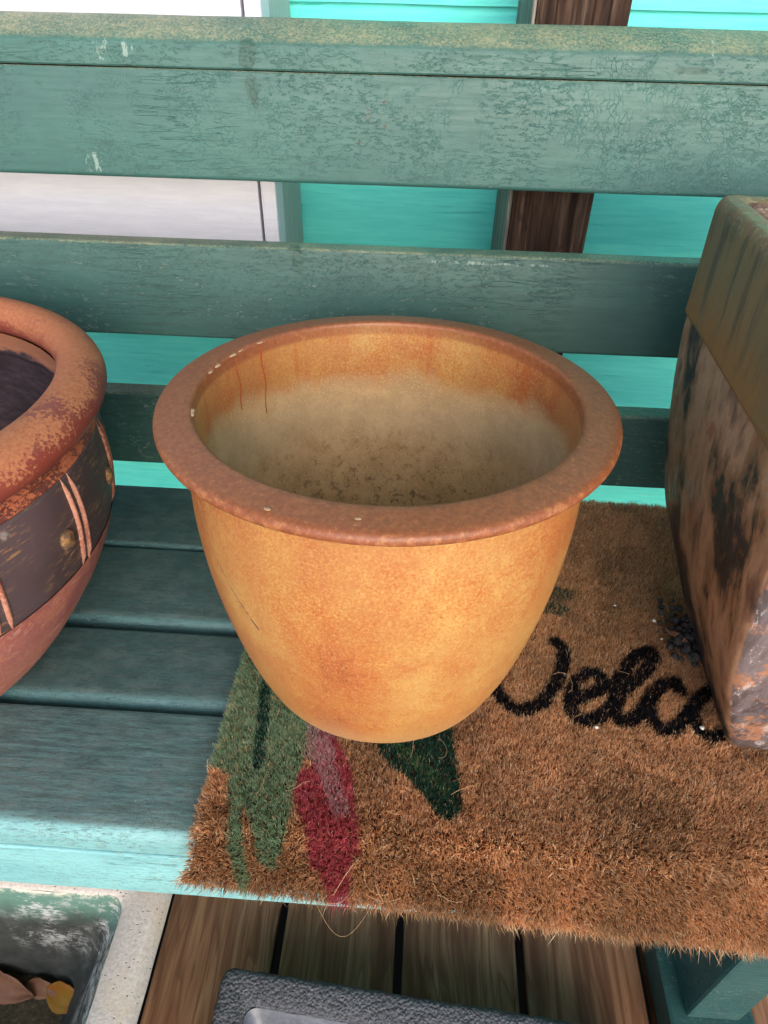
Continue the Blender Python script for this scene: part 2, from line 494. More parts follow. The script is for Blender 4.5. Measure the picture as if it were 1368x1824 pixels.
# square vase --------------------------------------------------------------
def vase_mat(name, kind):
    b = MatB(name, 0.42, 0.5)
    o = b.xyz()
    stre = b.noise(b.map(scale=(1, 1, 0.10)), 75, 6, 0.7)
    mid = b.noise(b.map(scale=(1, 1, 0.4)), 26, 7, 0.7)
    fin = b.noise(scale=330, detail=5, rough=0.75)
    if kind == 'top':
        col = b.mix(b.step(mid, 0.35, 0.65), '#625640', '#755f3e')
        low = b.step(o[2], 0.31, 0.262)
        col = b.mix(b.math('MULTIPLY', low, b.step(mid, 0.3, 0.6, 0.45, 0.95)), col, '#80582f')
        drip = b.math('MULTIPLY', b.step(stre, 0.50, 0.62), b.step(b.math('ADD', o[2], b.math('MULTIPLY', mid, 0.08)), 0.285, 0.35))
        col = b.mix(b.math('MULTIPLY', drip, 0.6), col, '#2e2e2d')
        edge = b.step(o[2], 0.334, 0.345)
        col = b.mix(b.math('MULTIPLY', edge, b.step(mid, 0.35, 0.6)), col, '#7a5b42')
        col = b.mix(b.math('MULTIPLY', b.math('MULTIPLY', edge, b.step(fin, 0.5, 0.62)), 0.6), col, '#8d8a72')
        col = b.mix(b.math('MULTIPLY', b.step(fin, 0.60, 0.70), 0.3), col, '#8e876a')
    else:
        wp = b.node('ShaderNodeTexNoise'); b.put(wp.inputs['Vector'], b.obj)
        wp.inputs['Scale'].default_value = 14; wp.inputs['Detail'].default_value = 3
        wv = b.node('ShaderNodeVectorMath', operation='MULTIPLY_ADD')
        b.put(wv.inputs[0], wp.outputs['Color']); wv.inputs[1].default_value = (0.02, 0.02, 0.02); b.put(wv.inputs[2], b.obj)
        w = wv.outputs[0]
        big = b.noise(b.map(w, rot=(0.35, 0.25, 0), scale=(1, 1, 0.6)), 11, 7, 0.62)
        brush = b.noise(b.map(w, rot=(0.75, 0.3, 0.1), scale=(1, 1, 0.12)), 95, 6, 0.75)
        k = b.math('ADD', b.math('MULTIPLY', big, 0.85), b.math('MULTIPLY', brush, 0.15))
        col = b.ramp(k, [(0.38, '#1c1a1c'), (0.455, '#2b2526'), (0.485, '#75573f'), (0.55, '#a07c62'), (0.60, '#7a5a48'), (0.65, '#3a3030')])
        og = b.math('MULTIPLY', b.step(b.noise(w, 30, 6, 0.7), 0.54, 0.62), b.step(brush, 0.42, 0.58))
        col = b.mix(b.math('MULTIPLY', og, 0.8), col, '#8a5230')
        # grey bloom and pink scuffs on the front face
        gn = b.node('ShaderNodeNewGeometry')
        nt = b.node('ShaderNodeVectorTransform', vector_type='NORMAL', convert_from='WORLD', convert_to='OBJECT')
        b.put(nt.inputs[0], gn.outputs['Normal'])
        fr = b.step(b.math('ADD', b.xyz(nt.outputs[0])[1], b.math('MULTIPLY', b.math('SUBTRACT', brush, 0.5), 0.5)), -0.55, -0.75)
        gcol = b.mix(b.step(brush, 0.4, 0.6), '#453f43', '#625c62')
        gcol = b.mix(b.step(b.noise(w, 42, 7, 0.75), 0.52, 0.58), gcol, '#96684f')
        gcol = b.mix(b.math('MULTIPLY', b.step(b.noise(b.map(w, rot=(0, 0.9, 0), scale=(1, 1, 0.15)), 140, 6, 0.8), 0.56, 0.62), 0.7), gcol, '#b5aeb0')
        col = b.mix(b.math('MULTIPLY', fr, 0.9), col, gcol)
        spk = b.math('MULTIPLY', b.step(fin, 0.60, 0.66), b.step(b.noise(scale=36, detail=4), 0.50, 0.60))
        col = b.mix(b.math('MULTIPLY', spk, 0.7), col, '#a59a90')
    b.color(col)
    b.rough(b.step(mid, 0.3, 0.7, 0.34, 0.6))
    b.bump(fin, 0.2, 0.0006)
    b.bump(mid, 0.15, 0.002)
    return b.m


MATS['vase_top'] = vase_mat('olive_drip_glaze', 'top')
MATS['vase_low'] = vase_mat('scraped_dark_glaze', 'low')
b = MatB('vase_inside_glaze', 0.2, 0.6)
n1 = b.noise(scale=50, detail=5)
b.color(b.mix(b.step(n1, 0.35, 0.65), '#4a3f3c', '#7d6a5e')); b.bump(n1, 0.5, 0.004); MATS['vase_in'] = b.m

# coir, concrete, charcoal, leaves ----------------------------------------
b = MatB('coir_fibre', 0.65, 0.25)
at = b.node('ShaderNodeVertexColor', layer_name='fibre')
b.color(at.outputs['Color'])
tl = b.node('ShaderNodeBsdfTranslucent'); b.put(tl.inputs['Color'], at.outputs['Color'])
ms = b.node('ShaderNodeMixShader'); ms.inputs[0].default_value = 0.42
b.t.links.new(b.b.outputs[0], ms.inputs[1]); b.t.links.new(tl.outputs[0], ms.inputs[2])
b.t.links.new(ms.outputs[0], b.t.nodes['Material Output'].inputs['Surface'])
MATS['coir'] = b.m
b = MatB('mat_backing', 0.9, 0.1); b.color(b.mix(b.noise(scale=200), '#3a2415', '#55361f')); MATS['backing'] = b.m

b = MatB('pitted_cast_stone', 0.85, 0.2)
n1 = b.noise(scale=300, detail=6, rough=0.75)
n0 = b.noise(scale=24, detail=4)
col = b.mix(b.step(n1, 0.3, 0.7), '#a8a09a', '#c8c0b9')
col = b.mix(b.step(n0, 0.5, 0.7, 0, 0.6), col, '#b9aa97')
pit = b.math('MULTIPLY', b.step(b.vor(b.map(scale=(1, 1.6, 1)), 190), 0.22, 0.12), b.step(b.noise(scale=55, detail=3), 0.5, 0.6))
col = b.mix(b.math('MULTIPLY', pit, 0.85), col, '#4b4a47')
b.color(col); b.bump(b.math('SUBTRACT', n1, b.math('MULTIPLY', pit, 2.0)), 0.5, 0.0015); MATS['stone'] = b.m

b = MatB('mossy_trough_inside', 0.7, 0.3)
o = b.xyz()
n1 = b.noise(scale=38, detail=8, rough=0.78)
n2 = b.noise(b.map(rot=(0, 0.5, 0), scale=(1, 1, 3)), 120, 6, 0.8)
col = b.mix(b.step(n1, 0.3, 0.7), '#2f3331', '#4b4c48')
grn = b.step(b.math('ADD', o[2], b.math('MULTIPLY', b.noise(scale=20), 0.05)), 0.165, 0.2)
col = b.mix(b.math('MULTIPLY', grn, 0.85), col, '#567a6e')
eff = b.math('MULTIPLY', b.step(b.math('ADD', b.math('MULTIPLY', n1, 0.6), b.math('MULTIPLY', n2, 0.5)), 0.53, 0.62),
             b.math('MULTIPLY', b.step(o[2], 0.075, 0.13), b.step(b.noise(scale=13, detail=3), 0.36, 0.5)))
col = b.mix(b.math('MULTIPLY', eff, 0.9), col, '#b9b9b6')
topw = b.math('MULTIPLY', b.step(o[2], 0.186, 0.196), b.step(n1, 0.4, 0.55))
col = b.mix(topw, col, '#c6c1b4')
b.color(col); b.bump(n1, 0.3, 0.001); MATS['trough_in'] = b.m
b = MatB('damp_soil', 0.9, 0.2)
n1 = b.noise(scale=160, detail=7, rough=0.8)
b.color(b.ramp(n1, [(0.35, '#3d372b'), (0.55, '#605744'), (0.7, '#8a7f66')])); b.bump(n1, 0.9, 0.004); MATS['soil'] = b.m

b = MatB('charcoal_grit', 0.5, 0.5)
n1 = b.noise(scale=260, detail=6, rough=0.8)
v1 = b.vor(scale=330)
col = b.mix(b.step(n1, 0.35, 0.7), '#383a40', '#63666e')
col = b.mix(b.step(n1, 0.66, 0.74), col, '#8a8d96')
b.color(col); b.bump(b.math('SUBTRACT', n1, v1), 0.9, 0.003); MATS['charcoal'] = b.m
b = MatB('charcoal_pan', 0.35, 0.5)
n1 = b.noise(scale=120, detail=6, rough=0.75)
b.color(b.mix(b.step(n1, 0.3, 0.7), '#3a3e48', '#585d6a')); b.bump(n1, 0.3, 0.001); MATS['pan'] = b.m


def leafmat(name, a, c, d):
    b = MatB(name, 0.6, 0.3)
    n1 = b.noise(scale=60, detail=5)
    col = b.mix(b.step(n1, 0.3, 0.7), a, c)
    col = b.mix(b.step(b.noise(scale=260, detail=3), 0.66, 0.72, 0, 0.8), col, d)
    b.color(col); b.bump(n1, 0.3, 0.001)
    return b.m


MATS['leaf_brown'] = leafmat('dead_leaf_brown', '#6f4a38', '#87604a', '#402a22')
MATS['leaf_orange'] = leafmat('dead_leaf_orange', '#95561c', '#8f6a22', '#6d3a14')
b = MatB('black_soil_crumb', 0.8, 0.3); b.color(b.mix(b.noise(scale=200), '#1c1b1c', '#3c3a3b')); MATS['crumb'] = b.m
b = MatB('perlite', 0.8, 0.3); b.color(b.mix(b.noise(scale=900), '#aeaba7', '#c4c1bd')); MATS['perlite'] = b.m
b = MatB('ground_grit', 0.9, 0.2)
n1 = b.noise(scale=3, detail=8, rough=0.7)
b.color(b.mix(b.step(n1, 0.3, 0.7), '#a7a196', '#c2bcb0')); MATS['ground'] = b.m

# ------------------------------------------------------------------ object helpers
def mesh_obj(name, verts, faces, mat, parent=None, matrix=None, smooth=True):
    me = bpy.data.meshes.new(name)
    me.from_pydata([tuple(v) for v in verts], [], faces)
    me.update()
    if smooth:
        me.polygons.foreach_set('use_smooth', [True] * len(me.polygons))
    return link(name, me, mat, parent, matrix)


def link(name, me, mat, parent=None, matrix=None):
    if mat is not None and not me.materials:
        me.materials.append(mat)
    o = bpy.data.objects.new(name, me)
    COL.objects.link(o)
    if parent is not None:
        o.parent = parent
    if matrix is not None:
        if parent is not None:
            o.matrix_local = matrix
        else:
            o.matrix_world = matrix
    return o


def tag(o, label=None, cat=None, group=None, kind=None):
    if label: o['label'] = label
    if cat: o['category'] = cat
    if group: o['group'] = group
    if kind: o['kind'] = kind
    return o


def thing(name, label, cat, matrix=None, group=None):
    e = bpy.data.objects.new(name, None)
    e.empty_display_size = 0.05
    COL.objects.link(e)
    if matrix is not None:
        e.matrix_world = matrix
    return tag(e, label, cat, group)


def frame(origin, ex, ey, ez):
    m = Matrix((ex, ey, ez)).transposed().to_4x4()
    m.translation = origin
    return m


def rounded_rect(w, h, radii, n=5):
    """Closed outline of a w by h rectangle from the origin; radii for (lower-left, lower-right, upper-right, upper-left)."""
    pts = []
    cs = [(0, 0, 180), (w, 0, 270), (w, h, 0), (0, h, 90)]
    for (cx, cy, a0), r in zip(cs, radii):
        ox = cx + (r if cx == 0 else -r)
        oy = cy + (r if cy == 0 else -r)
        for i in range(n + 1):
            a = R(a0 + 90 * i / n)
            pts.append((ox + r * math.cos(a), oy + r * math.sin(a)))
    return pts


def extrude_x(outline, x0, x1, nx=48, wob=0.0004, seed=0):
    verts, faces = [], []
    k = len(outline)
    for i in range(nx + 1):
        x = x0 + (x1 - x0) * i / nx
        for (a, c) in outline:
            w1 = mnoise.noise(Vector((x * 9, a * 20 + seed, c * 20))) * wob
            w2 = mnoise.noise(Vector((x * 9, a * 20 + seed + 50, c * 20))) * wob
            verts.append((x, a + w1, c + w2))
    for i in range(nx):
        for j in range(k):
            j2 = (j + 1) % k
            faces.append((i * k + j, i * k + j2, (i + 1) * k + j2, (i + 1) * k + j))
    faces.append(tuple(range(k - 1, -1, -1)))
    faces.append(tuple(nx * k + j for j in range(k)))
    return verts, faces


def fix_normals(o):
    bm = bmesh.new()
    bm.from_mesh(o.data)
    bmesh.ops.recalc_face_normals(bm, faces=bm.faces)
    bm.to_mesh(o.data)
    bm.free()


def sharp(o, deg=35):
    try:
        o.data.set_sharp_from_angle(angle=R(deg))
    except Exception:
        pass


def slat(name, outline, x0, x1, mat, parent, matrix, seed=0, nx=48, wob=0.0004):
    v, f = extrude_x(outline, x0, x1, nx, wob, seed)
    o = mesh_obj(name, v, f, mat, parent, matrix)
    fix_normals(o)
    sharp(o, 30)
    return o


def box(name, x0, x1, y0, y1, z0, z1, mat, parent=None, bev=0.003, matrix=None):
    bm = bmesh.new()
    bmesh.ops.create_cube(bm, size=1.0)
    for v in bm.verts:
        v.co = Vector((x0 + (v.co.x + .5) * (x1 - x0), y0 + (v.co.y + .5) * (y1 - y0), z0 + (v.co.z + .5) * (z1 - z0)))
    if bev:
        bmesh.ops.bevel(bm, geom=list(bm.edges), offset=bev, segments=2, profile=0.6, affect='EDGES')
    me = bpy.data.meshes.new(name)
    bm.to_mesh(me)
    bm.free()
    return link(name, me, mat, parent, matrix)


def spline(pts, n):
    P = [Vector((a, b)) for a, b in pts]
    P = [P[0] * 2 - P[1]] + P + [P[-1] * 2 - P[-2]]
    out = []
    for i in range(1, len(P) - 2):
        for k in range(n):
            t = k / n
            a, b_, c, d = P[i - 1], P[i], P[i + 1], P[i + 2]
            out.append(0.5 * ((2 * b_) + (c - a) * t + (2 * a - 5 * b_ + 4 * c - d) * t * t + (3 * b_ - a - 3 * c + d) * t ** 3))
    out.append(P[-2])
    return [(p.x, p.y) for p in out]


def lathe(name, prof, segs, mat, parent=None, matrix=None, wob=0.0, seed=0, close=False):
    verts, faces = [], []
    n = len(prof)
    for j in range(segs):
        a = 2 * math.pi * j / segs
        for (r, z) in prof:
            w = 1 + wob * mnoise.noise(Vector((math.cos(a) * 1.3 + seed, math.sin(a) * 1.3, z * 7)))
            verts.append((r * w * math.cos(a), r * w * math.sin(a), z))
    for j in range(segs):
        j2 = (j + 1) % segs
        rng_ = range(n) if close else range(n - 1)
        for i in rng_:
            i2 = (i + 1) % n
            faces.append((j * n + i, j2 * n + i, j2 * n + i2, j * n + i2))
    o = mesh_obj(name, verts, faces, mat, parent, matrix)
    bm = bmesh.new(); bm.from_mesh(o.data)
    bmesh.ops.remove_doubles(bm, verts=bm.verts, dist=1e-6)
    bm.to_mesh(o.data); bm.free()
    return o


# ------------------------------------------------------------------ seat frame of the bench (slopes gently to the back)
TILT = 0.0769
SU = Vector((1, 0, 0))
SV = Vector((0, math.cos(TILT), -math.sin(TILT)))
SA = Vector((0, math.sin(TILT), math.cos(TILT)))
SO = Vector((0, 0, 0.44))           # top of the doormat under the orange pot
MT = 0.014                          # mat thickness above the slats


def seat_mat(u, v, w, rot=0.0):
    return frame(SO + SU * u + SV * v + SA * w, SU, SV, SA) @ Matrix.Rotation(rot, 4, 'Z')


# ------------------------------------------------------------------ ground, deck, porch roof
g_ = mesh_obj('ground', [(-600, -1200, -0.35), (600, -1200, -0.35), (600, 600, -0.35), (-600, 600, -0.35)], [(0, 1, 2, 3)], MATS['ground'])
tag(g_, 'pale gravelly ground in front of the porch', kind='structure')

deck = bpy.data.objects.new('deck', None)
COL.objects.link(deck)
tag(deck, 'brown wooden porch deck of boards running towards the wall', kind='structure')
bd = box('deck_board', -0.0658, 0.0658, -1.15, 1.15, -0.028, 0.0, MATS['deck'], deck, 0.004)
bd.location = (0.0315 + 0.0708 - 13 * 0.1416, -0.55, 0)
for k in range(1, 27):
    c = bd.copy(); COL.objects.link(c); c.parent = deck
    c.location = (0.0315 + 0.0708 + (k - 13) * 0.1416, -0.55, 0)
for k, y in enumerate((-1.5, -0.7, 0.1)):
    box('joist', -1.9, 2.0, y, y + 0.04, -0.2, -0.0285, MATS['deck'], deck, 0.0)

b = MatB('dark_shade_under_deck', 0.9, 0.1); b.color(b.mix(b.noise(scale=20), '#2a2622', '#3a352f')); MATS['under'] = b.m  # dark colour stands in for the shade below the deck
box('light_block_board', -1.9, 2.0, -1.73, -1.705, -0.349, -0.003, MATS['deck'], deck, 0.002)  # unseen board added to keep light out from under the deck
for x in (-1.92, 2.02):
    box('light_block_board', x - 0.0125, x + 0.0125, -1.70, 0.66, -0.349, -0.003, MATS['deck'], deck, 0.002)  # side boards, likewise added to block light below the deck
mesh_obj('under_deck_shade_sheet', [(-1.9, -1.7, -0.34), (2.0, -1.7, -0.34), (2.0, 0.66, -0.34), (-1.9, 0.66, -0.34)], [(0, 1, 2, 3)], MATS['under'], deck)  # dark sheet added so the deck gaps read as deep shade

roof = bpy.data.objects.new('porch_ceiling', None)
COL.objects.link(roof)
tag(roof, 'boarded porch ceiling over the bench', kind='structure')
rb = box('ceiling_board', -2.0, 2.1, 0, 0.147, 0, 0.02, MATS['ceiling'], roof, 0.003)
rb.location = (0, 0.45, 2.45)
for k in range(1, 14):
    c = rb.copy(); COL.objects.link(c); c.parent = roof; c.location = (0, 0.45 - 0.15 * k, 2.45)

# ------------------------------------------------------------------ house wall of lap siding
WY = 0.60
wall = thing('house_wall', 'bright turquoise clapboard house wall behind the bench', 'wall', Matrix.Translation((0, WY, 0)))
box('sheathing', -2.0, 2.1, 0.022, 0.06, 0.0, 2.449, MATS['siding'], wall, 0.0)
e_, t_ = 0.1372, 0.012
sb_outline = [(0.0, 0.0), (0.0, 0.004), (0.010, e_ + 0.012), (0.0215, e_ + 0.012), (0.0215, 0.0)]
box('bounce_cut_skirting', -2.0, 2.1, -0.012, 0.0215, 0.001, 0.075, MATS['door'], wall, 0.003)  # unseen pale strip added to cut the wall's green bounce onto the deck
ln = None
for k in range(-6, 12):
    z0 = 0.8437 + k * e_
    if z0 < 0.0: continue
    if z0 > 2.30: break
    mtx = Matrix.Translation((0, -0.0006 * 0, z0))
    if ln is None:
        v, f = extrude_x(sb_outline, -2.0, 2.1, 60, 0.0008, 3)
        ln = mesh_obj('clapboard', v, f, MATS['siding'], wall, mtx, smooth=False)
        fix_normals(ln)
    else:
        c = ln.copy(); COL.objects.link(c); c.parent = wall; c.matrix_local = mtx

# white door with its casing standing proud of the wall
DY = 0.43
door = thing('white_panel', 'white painted wooden panel with beaded edge behind the left half of the bench', 'panel', Matrix.Translation((-0.6, DY, 0.0)))
box('panel_sheet', -0.40, 0.4315, 0.0, 0.04, 0.575, 2.05, MATS['door'], door, 0.0015)
bead = box('bead', 0.4345, 0.4515, -0.002, 0.04, 0.575, 2.05, MATS['door'], door, 0.003)
cas = box('casing', -0.42, 0.4505, 0.0405, 0.166, 0.572, 2.08, MATS['casing'], door, 0.002)

post = thing('porch_post', 'dark weathered wooden post against the turquoise wall', 'post', Matrix.Translation((0.1525, 0.43, 0)))
pv, pf = [], []
# grooved front face: fine vertical ridges as geometry
nf = 40
prof = []
for i in range(nf + 1):
    x = -0.041 + 0.086 * i / nf
    prof.append((x, 0.0012 * math.sin(i * 1.9) + 0.0012 * mnoise.noise(Vector((i * 0.7, 3, 1)))))
prof += [(0.045, 0.15), (-0.041, 0.15)]
nz = 30
for k in range(nz + 1):
    z = 2.449 * k / nz
    for i, (x, y) in enumerate(prof):
        w = 0.0012 * mnoise.noise(Vector((x * 120, z * 1.5, 7)))
        pv.append((x, y + (w if i <= nf else 0), z))
n_ = len(prof)
for k in range(nz):
    for i in range(n_):
        i2 = (i + 1) % n_
        pf.append((k * n_ + i, k * n_ + i2, (k + 1) * n_ + i2, (k + 1) * n_ + i))
o = mesh_obj('post_body', pv, pf, MATS['post'], post); fix_normals(o); sharp(o, 40)
box('side_trim', -0.0455, -0.0415, 0.003, 0.152, 0.0, 2.449, MATS['post_side'], post, 0.001)

# ------------------------------------------------------------------ bench
bench = thing('garden_bench', 'weathered green painted slatted wooden bench holding the pots', 'bench')
X0, X1 = -0.95, 0.98
TH = 0.022
seatz = -MT


def seat_slat(v0, v1, r_front, r_back, seed, mat='seat_paint', th=TH):
    o = rounded_rect(v1 - v0, th, (0.002, 0.002, r_back, r_front), 6)
    return slat('seat_slat', o, X0, X1, MATS[mat], bench, frame(SO + SV * v0 + SA * (seatz - th), SU, SV, SA), seed)


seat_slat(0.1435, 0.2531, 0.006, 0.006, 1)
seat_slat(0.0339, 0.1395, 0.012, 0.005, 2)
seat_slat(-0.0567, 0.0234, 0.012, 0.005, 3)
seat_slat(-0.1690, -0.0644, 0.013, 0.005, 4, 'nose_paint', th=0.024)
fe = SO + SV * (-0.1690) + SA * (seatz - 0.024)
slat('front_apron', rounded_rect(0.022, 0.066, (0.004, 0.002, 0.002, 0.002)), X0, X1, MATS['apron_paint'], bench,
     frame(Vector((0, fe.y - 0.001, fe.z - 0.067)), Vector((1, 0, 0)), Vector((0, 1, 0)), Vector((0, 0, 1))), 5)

TAU = R(8)
BUP = Vector((0, math.sin(TAU), math.cos(TAU)))
BDP = Vector((0, math.cos(TAU), -math.sin(TAU)))      # depth, away from the sitter
BP0 = SO + SV * (0.2531 - 0.02) - SA * MT


def back_frame(h):
    return frame(BP0 + BUP * h, Vector((1, 0, 0)), BDP, BUP)


BT = 0.029
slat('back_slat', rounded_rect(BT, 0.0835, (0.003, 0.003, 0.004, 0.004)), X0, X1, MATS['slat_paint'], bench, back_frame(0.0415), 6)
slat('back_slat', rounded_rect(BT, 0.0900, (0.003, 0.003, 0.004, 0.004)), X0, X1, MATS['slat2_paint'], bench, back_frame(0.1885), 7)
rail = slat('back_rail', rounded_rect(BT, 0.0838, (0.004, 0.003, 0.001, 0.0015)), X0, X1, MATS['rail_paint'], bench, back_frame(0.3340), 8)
# rolled cap: front face, then a crowned top falling towards the sitter
cap_o = [(0.0, 0.0012), (0.001, 0.0), (BT + 0.002, 0.0), (BT + 0.004, 0.002), (BT + 0.004, 0.033)]
for i in range(9):
    t = i / 8
    cap_o.append((BT + 0.002 - t * 0.026, 0.0372 - 0.0135 * t ** 1.5))
cap_o += [(0.0022, 0.0210), (0.0008, 0.0190), (0.0, 0.0165)]
slat('rail_cap', cap_o, X0, X1, MATS['cap_paint'], bench, back_frame(0.4187), 9, wob=0.0006)

slat('joint_strip', rounded_rect(0.006, 0.012, (0.001,) * 4), X0, X1, MATS['post'], rail, Matrix.Translation((0, 0.010, 0.0780)), 10, nx=12, wob=0)

# frames that carry the slats: runner, front leg, rear leg and back post, repeated along the bench
def bench_frame(x, w=0.055):
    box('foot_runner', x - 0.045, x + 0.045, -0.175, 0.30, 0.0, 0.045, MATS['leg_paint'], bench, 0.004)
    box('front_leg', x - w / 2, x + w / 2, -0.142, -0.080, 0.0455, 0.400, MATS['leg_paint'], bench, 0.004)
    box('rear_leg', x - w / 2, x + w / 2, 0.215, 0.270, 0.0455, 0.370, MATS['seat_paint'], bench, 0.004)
    o = rounded_rect(0.355, 0.035, (0.002,) * 4)
    v = [(-w / 2, a, c) for a, c in o] + [(w / 2, a, c) for a, c in o]
    k = len(o)
    f = [(j, (j + 1) % k, k + (j + 1) % k, k + j) for j in range(k)] + [tuple(range(k - 1, -1, -1)), tuple(range(k, 2 * k))]
    s = mesh_obj('seat_bearer', v, f, MATS['seat_paint'], bench,
                 frame(Vector((x, 0, 0)) + SO + SV * (-0.115) + SA * (seatz - 0.0595), SU, SV, SA), smooth=False)
    fix_normals(s)
    box('back_post', x - w / 2, x + w / 2, 0.0, 0.035, -0.09, 0.418, MATS['seat_paint'], bench, 0.003,
        frame(BP0 + BDP * (BT + 0.001), Vector((1, 0, 0)), BDP, BUP))


for x in (-0.90, 0.362, 0.93):
    bench_frame(x)

# ------------------------------------------------------------------ doormat
MU0, MU1, MV0, MV1 = -0.1190, 0.635, -0.2020, 0.2565
MROT = R(-2.0)     # the mat lies slightly askew on the slats
mc = Vector((-0.1190, -0.0))
mat_e = thing('doormat', 'brown coir doormat with black script lettering and painted leaves', 'doormat', seat_mat(0, 0, -MT))


def to_seat(a, b):
    """mat-plan coordinates (a along the front edge from the left corner, b from front to back) to seat coordinates"""
    ca, sa = math.cos(MROT), math.sin(MROT)
    return -0.1172 + ca * a, -0.1935 + sa * a + b


ML, MD = 0.75, 0.4545


GREEN = [(-0.16, 0.02), (-0.16, -0.112), (-0.1206, -0.1175), (-0.1006, -0.1248), (-0.1027, -0.1282), (-0.0952, -0.1542), (-0.0919, -0.1726), (-0.084, -0.188), (-0.0763, -0.1977), (-0.074, -0.1884), (-0.0793, -0.1744), (-0.086, -0.1585), (-0.0877, -0.1473), (-0.0792, -0.1592), (-0.0709, -0.1769), (-0.06, -0.1833), (-0.0572, -0.1743), (-0.0549, -0.1639), (-0.0535, -0.1448), (-0.0541, -0.1245), (-0.0508, -0.1065), (-0.0523, -0.0742), (-0.0632, -0.0292), (-0.08, 0.0344)]
VEIN = [(-0.0933, -0.0193), (-0.0923, -0.041), (-0.0873, -0.0817), (-0.0835, -0.1128)]
RED = [(-0.0432, -0.0793), (-0.0408, -0.1095), (-0.0533, -0.1194), (-0.0543, -0.1331), (-0.0467, -0.1506), (-0.0386, -0.1655), (-0.035, -0.1799), (-0.0293, -0.181), (-0.022, -0.1944), (-0.0141, -0.2034), (-0.0076, -0.2015), (-0.0084, -0.1866), (-0.0076, -0.1722), (-0.0024, -0.1675), (-0.0085, -0.1477), (-0.0126, -0.1214), (-0.0189, -0.104), (-0.0287, -0.0884)]
PINKTOP = [(-0.0523, -0.0742), (-0.0508, -0.1065), (-0.0403, -0.1128), (-0.0347, -0.1052), (-0.0314, -0.0976), (-0.0279, -0.0914), (-0.0424, -0.0452), (-0.0565, -0.0463)]
PINKSTRIPE = [(-0.0397, -0.0832), (-0.032, -0.1159), (-0.0258, -0.13), (-0.0203, -0.1435)]
DARK = [(0.0026, -0.095), (0.0077, -0.102), (0.016, -0.1104), (0.0303, -0.1217), (0.0414, -0.1342), (0.0473, -0.1436), (0.0578, -0.149), (0.0653, -0.1405), (0.0643, -0.1173), (0.0615, -0.0944), (0.0589, -0.0703), (0.0302, -0.0394), (0.009, -0.0689)]
DVEIN = [(0.0142, -0.0841), (0.0232, -0.0954), (0.0403, -0.1113), (0.0533, -0.1249)]
SPOT = [(0.12, 0.112), (0.150, 0.108), (0.166, 0.100), (0.1800, 0.0960), (0.176, 0.086), (0.166, 0.080), (0.1720, 0.068), (0.160, 0.060), (0.149, 0.0637), (0.11, 0.07)]
LETTERS = [
    [(0.055, 0.038), (0.0610, 0.0), (0.070, -0.030), (0.078, -0.02), (0.084, 0.012), (0.0911, -0.0228), (0.1001, -0.0396), (0.1087, -0.0491), (0.117, -0.0506), (0.1312, -0.0428), (0.1455, -0.0226), (0.1559, 0.0021), (0.1575, 0.0204), (0.1522, 0.028)],
    [(0.162, -0.0347), (0.1793, -0.0264), (0.1871, -0.0163), (0.1832, -0.0069), (0.1735, -0.0065), (0.1616, -0.0196), (0.1552, -0.0381), (0.1567, -0.0519), (0.1651, -0.0566), (0.1769, -0.0519), (0.1904, -0.0393)],
    [(0.1904, -0.0393), (0.2016, -0.0217), (0.2113, -0.015), (0.2247, -0.0011), (0.2351, 0.0149), (0.2344, 0.024), (0.2254, 0.0206), (0.2127, 0.0086), (0.2017, -0.0104), (0.1939, -0.0258), (0.19, -0.041), (0.1917, -0.0546), (0.1993, -0.054), (0.2107, -0.0438)],
    [(0.2107, -0.0438), (0.2216, -0.03), (0.2297, -0.0189), (0.2381, -0.0129), (0.2473, -0.0109), (0.2486, -0.0197), (0.2473, -0.0109), (0.2381, -0.0129), (0.2259, -0.0233), (0.219, -0.0387), (0.2179, -0.0525), (0.2227, -0.0596), (0.2319, -0.0589), (0.2403, -0.0518), (0.2511, -0.0401)],
    [(0.2713, -0.0185), (0.2608, -0.0281), (0.2529, -0.0383), (0.2508, -0.0489), (0.2525, -0.0594), (0.2595, -0.0645), (0.2707, -0.0616), (0.2844, -0.05), (0.2933, -0.03), (0.2883, -0.0178), (0.2755, -0.0152)],
    [(0.2933, -0.03), (0.310, -0.018), (0.318, -0.012), (0.312, -0.064), (0.316, -0.035), (0.334, -0.012), (0.338, -0.022), (0.332, -0.064), (0.338, -0.035), (0.356, -0.012), (0.360, -0.022), (0.354, -0.058), (0.362, -0.064), (0.376, -0.052)],
    [(0.380, -0.040), (0.398, -0.031), (0.406, -0.021), (0.400, -0.012), (0.391, -0.012), (0.379, -0.025), (0.374, -0.044), (0.378, -0.058), (0.388, -0.063), (0.402, -0.056), (0.414, -0.042)],
]


def inpoly(px, py, poly):
    ins = np.zeros(px.shape, bool)
    n = len(poly)
    for i in range(n):
        x1, y1 = poly[i]; x2, y2 = poly[(i + 1) % n]
        c = ((y1 > py) != (y2 > py))
        xi = (x2 - x1) * (py - y1) / ((y2 - y1) if y2 != y1 else 1e-12) + x1
        ins ^= c & (px < xi)
    return ins


def seglen(px, py, line):
    d = np.full(px.shape, 9.0)
    for (x1, y1), (x2, y2) in zip(line[:-1], line[1:]):
        dx, dy = x2 - x1, y2 - y1
        L2 = dx * dx + dy * dy + 1e-12
        t = np.clip(((px - x1) * dx + (py - y1) * dy) / L2, 0, 1)
        d = np.minimum(d, np.hypot(px - x1 - t * dx, py - y1 - t * dy))
    return d


